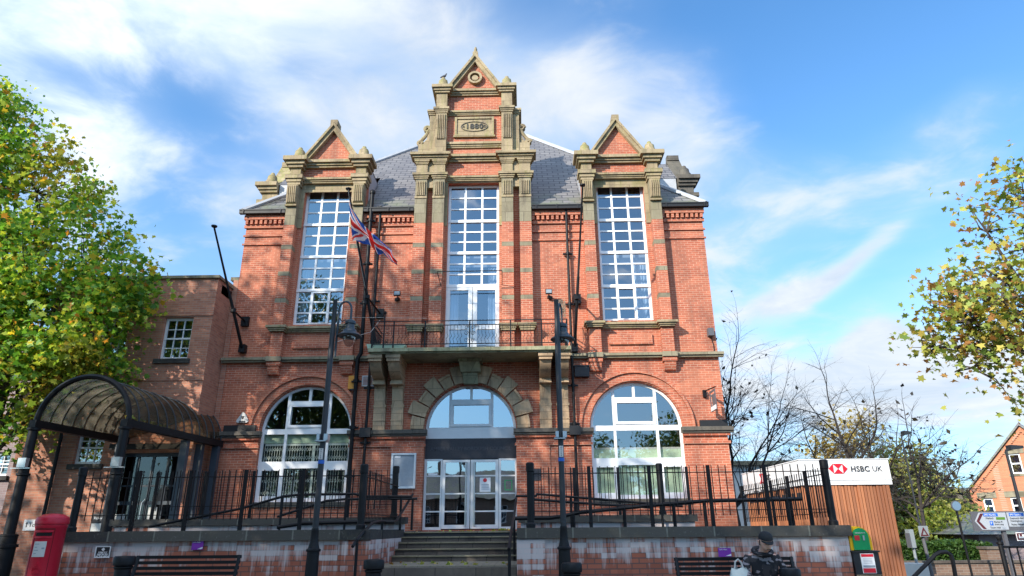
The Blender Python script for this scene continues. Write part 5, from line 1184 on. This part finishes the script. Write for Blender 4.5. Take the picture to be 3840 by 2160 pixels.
# low pink brick building with hipped slate roof
l0=at(3668,2005,30.); t=thing('low_outbuilding',(l0.x+2,30,0),'low pinkish brick outbuilding with a shallow slate roof behind the road sign','building'); ez=at(3700,2003,30.).z; rz_=at(3700,1960,33.).z
m=MB(); m.box(l0.x,l0.x+7,30,36,0,ez); m.build('wall','pink brick',t); e1=at(3606,2000,30.)
m=MB(); X0,X1,Y0_,Y1_=e1.x,l0.x+8,29.3,37; vs=[(X0,Y0_,ez),(X1,Y0_,ez),(X1,Y1_,ez),(X0,Y1_,ez),(X0+2.2,33,rz_+.4),(X1-2,33,rz_+.4)]; m.add(vs,[(0,1,5,4),(1,2,5),(2,3,4,5),(3,0,4),(3,2,1,0)]); m.build('roof','slate',t)
# ---------------- road sign ----------------
SY=18.; a=at(3655,1992,SY); b=at(3655,1918,SY); x0=a.x; z0,z1=a.z,b.z; x1=at(3860,1950,SY).x+.6
t=thing('direction_sign',(x0+.6,SY,0),'grey direction sign with white panels listing Matlock, Market Pl and Town Hall','road sign')
m=MB(); m.box(x0,x1,SY,SY+.03,z0,z1); bd=m.build('board','sign back',t)
m=MB(); m.box(x0+.72,x0+.80,SY+.04,SY+.12,0,z0+.1) ; m.build('post','sign back',t)
H_=z1-z0; W1=.86
m=MB(); m.plate([(x0+.06,(z0+z1)/2),(x0+.2,z1-.03),(x0+W1,z1-.03),(x0+W1,z0+.03),(x0+.2,z0+.03)],[],SY-.006,SY); m.box(x0+W1+.03,x1-.03,SY-.006,SY,z0+.1,z1-.03); pn=m.build('panel','sign panel',t)
m=MB(); zm=(z0+z1)/2
for s in (1,-1): m.ext([(x0+.1,SY-.007,zm),(x0+.17,SY-.007,zm),(x0+.31,SY-.007,zm+s*(H_/2-.05)),(x0+.23,SY-.007,zm+s*(H_/2-.05))],(0,-.003,0))
m.build('arrow','sign brown',pn)
m=MB(); m.box(x0+.3,x0+.66,SY-.011,SY-.006,z1-.12,z1-.045); m.box(x0+.42,x0+.5,SY-.011,SY-.006,zm-.1,zm-.0); m.box(x0+W1+.08,x0+W1+.44,SY-.011,SY-.006,z1-.12,z1-.045); m.build('blue_patch','sign blue',pn)
m=MB(); m.box(x0+.6,x0+.82,SY-.011,SY-.006,z1-.2,z1-.14); m.box(x0+W1+.5,x0+W1+.62,SY-.011,SY-.006,zm-.03,zm+.03); m.build('green_patch','sign green',pn)
def st(s,x,z,size=.06,mat='ink'): text(s,size,mat,pn,(x,SY-.013,z),align='LEFT',ext=.001)
st('(M1 North)',x0+.32,z1-.085,.06,'white ink'); st('Matlock',x0+.34,z1-.165); st('P',x0+.435,zm-.05,.08,'white ink'); st('Market Pl',x0+.52,zm-.02,.055); st('short stay',x0+.53,zm-.075,.055); st('Town Hall',x0+.4,z0+.08,.06)
st('(M1 South)',x0+W1+.1,z1-.085,.06,'white ink'); st('Swanwick B6016',x0+W1+.08,z1-.17); st('Nottingham',x0+W1+.08,zm); st('Ripley Hospital',x0+W1+.08,z0+.15)
c=at(3812,2012,SY); m=MB(); m.box(c.x-.02,c.x+.6,SY-.02,SY,c.z-.1,c.z+.1); bs=m.build('brown_panel','sign brown',t); m=MB(); m.plate(rect(c.x-.02,c.x+.6,c.z-.1,c.z+.1),[rect(c.x,c.x+.58,c.z-.08,c.z+.08)],SY-.024,SY-.02)
m.box(c.x+.04,c.x+.2,SY-.024,SY-.02,c.z-.04,c.z+.0); m.box(c.x+.13,c.x+.19,SY-.024,SY-.02,c.z+.0,c.z+.05); m.box(c.x+.05,c.x+.07,SY-.024,SY-.02,c.z,c.z+.05); m.build('border','white ink',bs)
# black railing bottom right
ra=at(3746,2020,13.); rr_=[(ra.x+i*.14,13.-i*.0) for i in range(14)]
t=thing('street_railing',(ra.x,13,0),'black street railing with a ball-topped post at the bottom right corner','railing')
m=MB(); m.lathe((ra.x,13,0),[(.06,0),(.06,.1),(.04,.12),(.04,ra.z-.1),(.055,ra.z-.09),(.055,ra.z-.05),(.03,ra.z-.03),(.045,ra.z),(.045,ra.z+.03),(.02,ra.z+.06)],12); m.build('post','black iron',t)
m=MB(); 
for z in (ra.z-.14,.25): m.box(ra.x,ra.x+2.4,12.99,13.01,z-.02,z+.02)
for i in range(1,17): m.box(ra.x+i*.14-.01,ra.x+i*.14+.01,12.99,13.01,.25,ra.z-.14)
m.build('bars','black iron',t)
handrail([(3300,2290,12.),(3430,2160,12.),(3508,2080,12.),(3525,2071,12.),(3550,2070,12.),(3566,2082,12.),(3572,2100,12.),(3590,2200,12.),(3600,2290,12.)],'looped black handrail rising before the garden wall at the right',(),.032)
# tall lighting columns
def column(x0,y0,yb,Y,label,head,r=.07):
    p=at(x0,y0,Y); t=thing('lighting_column',(p.x,Y,0),label,'street lamp','plain lighting columns on the right'); m=MB(); m.tube([(p.x,Y,0),(p.x,Y,p.z)],[r*.8,r*.5],8); m.build('pole','grey iron',t)
    m=MB(); hx=head; m.bar((p.x,Y,p.z),(p.x+hx*.3,Y,p.z+.05),.07); m.ext([(p.x+hx*.2,Y-.12,p.z+.02),(p.x+hx,Y-.12,p.z+.06),(p.x+hx,Y-.12,p.z+.14),(p.x+hx*.2,Y-.12,p.z+.17)],(0,.24,0)); m.build('head','grey iron',t); return t
column(3380,1635,1900,24.,'thin lighting column among the bare twigs right of the kiosk',.3,.05)
column(3772,1690,1910,22.,'dark lighting column in front of the orange brick gable',.5,.08)
p=at(3588,1897,20.); t=thing('convex_mirror',(p.x,20,0),'round traffic mirror on a thin post before the hedge','mirror'); m=MB(); m.tube([(p.x+.05,20.1,0),(p.x+.02,20.1,p.z)],.03,8); m.build('post','black iron',t)
m=MB(); m.ext([(x,20.05,z) for x,z in arc(p.x,p.z,.14,0,6.28,24)[:-1]],(0,-.03,0)); m.build('rim','sign back',t); m=MB(); m.v=[]; m.ext([(x,20.015,z) for x,z in arc(p.x,p.z,.12,0,6.28,24)[:-1]],(0,-.01,0)); m.build('face','mirror sky',t)
# traffic signal and triangular sign
p=at(3412,1985,21.); t=thing('traffic_signal',(p.x,21,0),'grey traffic signal pole seen from behind, right of the kiosk','traffic signal'); m=MB(); m.tube([(p.x,21,0),(p.x,21,p.z)],.04,8); m.build('post','traffic grey',t); m=MB(); m.box(p.x-.1,p.x+.04,20.9,21.1,p.z-.5,p.z); m.build('head','traffic grey',t); m=MB(); m.box(p.x-.12,p.x-.1,20.88,21.1,p.z-.5,p.z-.1); m.build('hood','sign back',t)
p=at(3456,1995,20.); t=thing('warning_sign_post',(p.x,20,0),'leaning-looking grey post with a small red-edged sign behind the handrail','road sign'); m=MB(); m.tube([(p.x+.05,20,0),(p.x,20,p.z)],.045,8); m.build('post','sign back',t); m=MB(); m.box(p.x-.12,p.x+.14,19.9,19.92,p.z-.12,p.z+.16); sg=m.build('panel','traffic grey',t); m=MB(); m.plate([(p.x-.1,p.z-.1),(p.x+.12,p.z-.1),(p.x+.01,p.z+.13)],[[(p.x-.05,p.z-.07),(p.x+.07,p.z-.07),(p.x+.01,p.z+.06)]],19.89,19.9); m.build('border','sign brown',sg)
p=at(3395,2112,21.); t=thing('concrete_planter',(p.x,21,0),'pale concrete trough beside the kiosk foot','planter'); m=MB(); m.ext([(p.x-.55,20.6,0),(p.x+.45,20.6,0),(p.x+.5,20.6,p.z),(p.x-.6,20.6,p.z)],(0,.8,0)); m.build('tub','off white',t)
# pale building glimpsed between the bare trees and the kiosk
p=at(2800,1790,44.); q2=at(2900,1760,44.); t=thing('pale_building',(q2.x,44,0),'pale rendered building glimpsed behind the bare trees left of the kiosk','building')
zt=at(2850,1745,44.).z; m=MB(); m.plate(rect(p.x-1.5,q2.x+3.5,0,zt),[rect(p.x+i*1.6,p.x+.9+i*1.6,zt-1.6,zt-.5) for i in range(3)],44,50); m.build('wall','off white',t); m=MB(); m.box(p.x-1.8,q2.x+3.8,43.6,50.4,zt+.001,zt+.25); m.build('roof','band stone',t)
# fallen leaves on the steps
P=[(rnd.uniform(-2.3,-.2),rnd.choice([14.1+rnd.random()*.5,11.4+rnd.random()*1.2]),0) for _ in range(40)]
P=[(x,y,Z(-.02) if y>13.9 else Z(-.515)) for x,y,_ in P]+[(rnd.uniform(-.8,-.4),20.6+rnd.random()*.3,Z(.0)) for _ in range(25)]
o=leaves('fallen_leaves',np.array(P),.09,'autumn leaves',None); o['kind']='stuff'; o['label']='scattered fallen leaves on the steps and at the door'; o['category']='leaves'
# leaves lodged on the canopy edge
P=[(cx1-.02+rnd.uniform(-.06,.08),cy0+rnd.random()*2.2,cz+.1+rnd.random()*.06) for _ in range(90)]
o=leaves('lodged_leaves',np.array(P),.11,'autumn leaves',None); o['kind']='stuff'; o['label']='brown leaves lodged along the canopy eaves beam'; o['category']='leaves'
# ---------------- seated man ----------------
px_=at(2862,2050,9.5).x
man=thing('person',(px_,9.5,0),'man in dark camouflage jacket and black cap sitting on the bench, head bowed','person')
def skin(name,verts,edges,radii,mat,sub=2,root=0):
    og=ORG[man.name]; me=bpy.data.meshes.new(name); me.from_pydata([tuple(Vector(v)-og) for v in verts],edges,[]); o=bpy.data.objects.new(name,me); C.objects.link(o); s=o.modifiers.new('skin','SKIN')
    for i,r in enumerate(radii):
        me.skin_vertices[0].data[i].radius=(r,r) if not isinstance(r,tuple) else r; me.skin_vertices[0].data[i].use_root=(i==root)
    me.materials.append(MATS[mat]); o.parent=man; ORG[o.name]=og
    s.use_smooth_shade=True; b=o.modifiers.new('sub','SUBSURF'); b.levels=b.render_levels=sub; return o
X=px_; hz_=1.245
V_=[(X,9.62,.55),(X,9.66,.75),(X,9.62,.95),(X,9.56,1.06),(X,9.50,1.12),(X+.01,9.44,1.17),(X+.01,9.43,1.24)]; E_=[(i,i+1) for i in range(6)]; R_=[(.13,.11),(.14,.11),(.15,.10),(.07,.07),(.055,.055),(.075,.085),(.07,.08)]
def limb(pts,rs,a):
    i0=len(V_); V_.extend(pts); R_.extend(rs); E_.append((a,i0)); E_.extend((i0+k,i0+k+1) for k in range(len(pts)-1)); return len(V_)-1
HN=[]
for s in (-1,1):
    w=limb([(X+s*.17,9.6,1.01),(X+s*.235,9.56,.82),(X+s*.17,9.33,.70),(X+s*.10,9.25,.69)],[.06,.05,.04,.03],2)
    pw_=limb([(X+s*.07,9.2,.68)],[(.035,.018)],w); HN.append((s,pw_))
    for k in range(4):
        bx=X+s*(.07-.0)+(k-1.5)*.018; limb([(bx-s*.005,9.16,.675),(bx-s*.015,9.125,.665-.004*k),(bx-s*.02,9.10,.645)],[.009,.0085,.007],pw_)
    limb([(X+s*.05-s*.03,9.19,.69),(X+s*.05-s*.05,9.165,.685)],[.010,.008],pw_)
    h=limb([(X+s*.09,9.55,.54),(X+s*.14,9.15,.54),(X+s*.14,9.12,.30),(X+s*.14,9.13,.08),(X+s*.15,8.98,.05)],[.09,.07,.055,.04,.035],0)
skin('body',V_,E_,R_,'skin')
# head
m=MB(); hc=Vector((X+.01,9.405,1.215)); tl=Matrix.Rotation(R(20),3,'X')
def hp(x,y,z): return hc+tl@Vector((x,y,z))
nu,nv=20,14; vs=[]
for j in range(nv+1):
    ph=math.pi*j/nv-math.pi/2
    for i in range(nu):
        a=2*math.pi*i/nu; x=.082*math.cos(ph)*math.sin(a); y=-.10*math.cos(ph)*math.cos(a); z=.118*math.sin(ph)
        if z<0: x*=1+.5*z/.118*.35; y=y*(1+.1*z) 
        f=max(0,math.cos(a))**6*math.cos(ph)
        if abs(z+.015)<.03 and f>.8: y-=.022
        if -.1<z<-.05 and f>.5: y-=.01
        vs.append(hp(x,y,z))
m.add(vs,[(j*nu+i,j*nu+(i+1)%nu,(j+1)*nu+(i+1)%nu,(j+1)*nu+i) for j in range(nv) for i in range(nu)])
for s in (-1,1):
    m.tube([hp(s*.078,.01,-.02),hp(s*.092,.015,.0),hp(s*.09,.015,.022)],[.008,.014,.01],6)
m.tube([hp(0,-.095,.02),hp(0,-.118,-.018),hp(0,-.105,-.03)],[.008,.014,.008],6); hd=m.build('head','skin',man)
m=MB()
for s in (-1,1): m.lathe(tuple(hp(s*.03,-.095,.012)),[(.002,-.006),(.01,0),(.002,.006)],8)
m.tube([hp(-.024,-.094,-.055),hp(0,-.105,-.058),hp(.024,-.094,-.055)],.004,5); m.build('features','dark slot',hd)
m=MB(); vs=[]
for j in range(6):
    ph=math.pi/2*j/5
    for i in range(20): a=2*math.pi*i/20; vs.append(hp(.09*math.cos(ph)*math.sin(a),-.105*math.cos(ph)*math.cos(a)+.004,.05+.085*math.sin(ph)**.8))
m.add(vs,[(j*20+i,j*20+(i+1)%20,(j+1)*20+(i+1)%20,(j+1)*20+i) for j in range(5) for i in range(20)])
br_=[hp(.088*math.sin(a),-.10*math.cos(a),.038) for a in [R(-62+i*12.4) for i in range(11)]]; b2_=[hp(.085*math.sin(a),-.10*math.cos(a)-.075*math.cos(a*1.3),.03) for a in [R(-62+i*12.4) for i in range(11)]]
m.add(br_+b2_+[p+Vector((0,0,.006)) for p in br_]+[p+Vector((0,0,.006)) for p in b2_],[(i,i+1,12+i,11+i) for i in range(10)]+[(22+i,23+i,34+i,33+i) for i in range(10)]+[(11+i,12+i,34+i,33+i) for i in range(10)]); m.build('cap','cap black',man)
m=MB(); m.add([hp(.086*math.sin(a),-.103*math.cos(a)+.006,z) for z in (.03,-.035) for a in [R(75+i*21) for i in range(11)]],[(i,i+1,12+i,11+i) for i in range(10)]); m.build('hair','cap black',man,recalc=False)
# jacket
V_=[(X,9.62,.62),(X,9.66,.78),(X,9.63,.93),(X,9.59,1.05),(X,9.54,1.12)]; E_=[(i,i+1) for i in range(4)]; R_=[(.20,.15),(.19,.15),(.185,.14),(.105,.10),(.075,.08)]
for s in (-1,1): limb([(X+s*.19,9.6,1.015),(X+s*.255,9.57,.83),(X+s*.21,9.42,.72),(X+s*.13,9.28,.695)],[.07,.072,.065,.05],2)
skin('jacket',V_,E_,R_,'camouflage'); 
m=MB(); m.tube([(X+.12*math.cos(a),9.55+.10*math.sin(a),1.10+.035*math.sin(a)) for a in [math.pi*2*i/16 for i in range(17)]],[.024+.016*max(0,math.sin(2*math.pi*i/16)) for i in range(17)],8,False); m.build('hood','camouflage',man)
V_=[(X,9.6,.53)]; E_=[]; R_=[(.17,.12)]
for s in (-1,1): limb([(X+s*.10,9.5,.54),(X+s*.14,9.16,.545),(X+s*.14,9.12,.32),(X+s*.14,9.13,.12)],[.105,.085,.07,.055],0)
skin('trousers',V_,E_,R_,'trouser')
for s in (-1,1):
    m=MB(); m.tube([(X+s*.14,9.17,.05),(X+s*.145,9.05,.045),(X+s*.15,8.93,.035)],[.05,.05,.035],8); m.build('shoe','cap black',man)
# shopping bag
by=9.5; bx=at(2768,2110,9.5).x
t=thing('shopping_bag',(bx,by,.46),'pale plastic shopping bag with teal lettering standing on the bench beside the man','bag')
m=MB(); n=24; vs=[]; prof=[(0,.13,.07),(.1,.15,.09),(.24,.145,.085),(.38,.12,.05),(.44,.10,.02)]
for z,rx,ry in prof:
    for i in range(n): a=2*math.pi*i/n; k_=1+.06*math.sin(a*5+z*20)+.04*math.sin(a*9); vs.append((bx+rx*math.cos(a)*k_,by+ry*math.sin(a)*k_,.46+z+.012*math.sin(a*4)))
m.add(vs,[(j*n+i,j*n+(i+1)%n,(j+1)*n+(i+1)%n,(j+1)*n+i) for j in range(4) for i in range(n)]+[tuple(range(n-1,-1,-1))]); bg=m.build('sack','bag plastic',t)
m=MB(); m.tube([(bx-.06,by-.01,.88),(bx-.04,by-.01,.98),(bx,by-.01,1.01),(bx+.035,by-.01,.97),(bx+.06,by-.01,.88)],.011,6); m.build('handle','off white',t)
text('undland',.062,'teal ink',bg,(bx+.01,by-.102,.72),bold=.002)
# ---------------- sky, sun ----------------
SAZ,SEL=R(43),R(27)      # sun behind the left shoulder
w=bpy.data.worlds.new('World'); sc.world=w; w.use_nodes=True; nt=w.node_tree; nt.nodes.clear()
class WN_(N):
    def __init__(s): s.t=nt
k=WN_(); out=nt.nodes.new('ShaderNodeOutputWorld'); bg_=nt.nodes.new('ShaderNodeBackground')
sky=nt.nodes.new('ShaderNodeTexSky'); sky.sky_type='NISHITA'; sky.sun_disc=False; sky.sun_elevation=SEL; sky.sun_rotation=math.pi+SAZ; sky.air_density=1.0; sky.dust_density=.6; sky.ozone_density=2.5; sky.altitude=100
dirv=k.n('ShaderNodeTexCoord').outputs['Generated']; sp=k.n('ShaderNodeSeparateXYZ',Vector=dirv)
az=k.math('ARCTAN2',sp.outputs[0],sp.outputs[1]); el=k.math('ARCSINE',sp.outputs[2])
hz2=k.math('MAXIMUM',k.math('ADD',sp.outputs[2],.12),.04)
pl_=k.n('ShaderNodeCombineXYZ',X=k.math('DIVIDE',sp.outputs[0],hz2),Y=k.math('DIVIDE',sp.outputs[1],hz2)).outputs[0]
warp=k.n('ShaderNodeTexNoise',Vector=pl_,Scale=1.2,Detail=3.); wv=k.n('ShaderNodeVectorMath',{'operation':'MULTIPLY_ADD'},i0=warp.outputs['Color'],i1=(.7,.5,.3),i2=pl_).outputs[0]
big=k.noise(wv,1.6,5.,.5); fine=k.noise(wv,4.6,8.,.6)
dens=k.math('ADD',k.math('MULTIPLY',k.math('SUBTRACT',big,.5),1.15),k.math('ADD',k.math('MULTIPLY',k.math('SUBTRACT',fine,.5),.75),.5))
def cloud(x,y,rx,ry,amp,rot=0.,soft=1.):
    """a cloud bank at a compass direction and height (read from the photograph)"""
    d=(rt*((x-1920)/FPX)-up*((y-CYP)/FPX)+fw).normalized(); a0=math.atan2(d.x,d.y); e0=math.asin(d.z)
    A=k.math('MULTIPLY',k.math('SUBTRACT',az,a0),math.cos(e0)); B_=k.math('SUBTRACT',el,e0)
    c_,s_=math.cos(rot),math.sin(rot); u_=k.math('ADD',k.math('MULTIPLY',A,c_),k.math('MULTIPLY',B_,s_)); v_=k.math('SUBTRACT',k.math('MULTIPLY',B_,c_),k.math('MULTIPLY',A,s_))
    q_=k.math('ADD',k.math('POWER',k.math('DIVIDE',u_,rx/FPX),2.),k.math('POWER',k.math('DIVIDE',v_,ry/FPX),2.))
    return k.math('MULTIPLY',k.math('EXPONENT',k.math('MULTIPLY',q_,-1.)),amp*.85)
CL=[(150,50,560,230,.34,.25),(900,60,420,130,.20,.1),(1500,230,620,330,.36,-.35),(1250,520,420,200,.26,-.5),(2200,330,520,160,.20,-.2),(2000,480,420,200,.20,0),(360,620,110,130,.22,0),(500,480,260,150,.14,0),(900,740,110,120,.16,0),
    (2560,560,260,110,.20,-.5),(2940,1120,150,50,.6,.3),(3170,1010,200,34,.55,.55),(3620,330,150,110,.20,.3),(3310,1290,110,80,.8,0),(3420,1390,260,80,.6,.1),(3180,1430,200,60,.5,0),(3450,1500,500,130,.24,0),(3150,1500,300,160,.22,0),(2800,1330,160,120,.22,0),(3600,1050,300,140,.18,0),(3700,1500,300,150,.15,0),(3100,750,700,120,.06,.2),
    (330,280,220,90,-.12,.2),(700,430,170,140,-.16,0),(2250,420,180,90,-.05,0),(3600,60,500,180,-.5,0),(3050,350,400,160,-.16,0),(620,760,170,140,-.16,0),(2370,430,150,90,-.22,.3),(1130,230,160,80,-.16,-.3),(2700,60,300,120,-.12,0)]
acc=None
for c_ in CL:
    v_=cloud(*c_); acc=v_ if acc is None else k.math('ADD',acc,v_)
mass=k.math('ADD',k.math('ADD',dens,acc),k.math('MULTIPLY',k.math('MULTIPLY',k.ramp(k.math('MULTIPLY',sp.outputs[1],-1.),.0,.3),k.ramp(el,.55,.9)),.35))  # extra high cloud added out of view behind the camera as fill light
mass=k.math('SUBTRACT',mass,k.math('MULTIPLY',k.math('MULTIPLY',k.ramp(k.math('MULTIPLY',sp.outputs[1],-1.),.1,.4),k.ramp(el,.62,.42)),.16))
f=k.n('ShaderNodeMapRange',{'interpolation_type':'SMOOTHSTEP'},Value=mass); f.inputs['From Min'].default_value=.50; f.inputs['From Max'].default_value=.95; f=f.outputs[0]
cloudcol=k.mix(k.ramp(k.math('ADD',k.math('MULTIPLY',fine,.5),k.math('MULTIPLY',big,.5)),.36,.6),c4(2.9,3.5,4.3),c4(4.5,4.7,4.95))
sunny=k.n('ShaderNodeVectorMath',{'operation':'DOT_PRODUCT'},i0=dirv,i1=(-.6076,-.6516,.454)).outputs['Value']
glow=k.math('ADD',k.math('MULTIPLY',k.ramp(sunny,-.1,1.),2.2),1.)  # sunward clouds brightened to strengthen that added fill
cloudcol=k.n('ShaderNodeVectorMath',{'operation':'SCALE'},i0=cloudcol,Scale=glow).outputs[0]
skyc=k.mix(1.,sky.outputs[0],c4(.55,1.12,1.48),'MULTIPLY')
hsv=k.n('ShaderNodeHueSaturation',Saturation=1.02,Value=1.0,Color=skyc).outputs[0]
haze=k.math('MULTIPLY',k.math('EXPONENT',k.math('MULTIPLY',el,-3.3)),.8,True)
base=k.mix(haze,hsv,c4(3.7,5.0,6.3))
veil=k.math('MULTIPLY',k.ramp(k.math('ADD',big,k.math('MULTIPLY',acc,.9)),.35,.95),.55,True) if False else None
vl=k.n('ShaderNodeMapRange',{'interpolation_type':'SMOOTHSTEP'},Value=k.math('ADD',k.math('MULTIPLY',big,.7),k.math('MULTIPLY',acc,1.1))); vl.inputs['From Min'].default_value=.22; vl.inputs['From Max'].default_value=.95
base=k.mix(k.math('MULTIPLY',vl.outputs[0],.68),base,c4(4.6,5.4,6.3))
col=k.mix(k.math('MULTIPLY',f,.88),base,cloudcol)
nt.links.new(col,bg_.inputs[0]); bg_.inputs[1].default_value=.15; nt.links.new(bg_.outputs[0],out.inputs[0])
sun=bpy.data.lights.new('sun','SUN'); so=bpy.data.objects.new('sun',sun); C.objects.link(so); sun.energy=4.9; sun.angle=R(.5); sun.color=(1.,.92,.79)
sd=Vector((-math.sin(SAZ)*math.cos(SEL),-math.cos(SAZ)*math.cos(SEL),math.sin(SEL))); so.rotation_euler=sd.to_track_quat('Z','Y').to_euler(); so.location=(0,0,30)
sc.view_settings.view_transform='Standard'; sc.view_settings.look='None'; sc.view_settings.exposure=.46; sc.view_settings.gamma=1
sc.cycles.max_bounces=8; sc.cycles.transparent_max_bounces=12; sc.cycles.caustics_reflective=False; sc.cycles.caustics_refractive=False
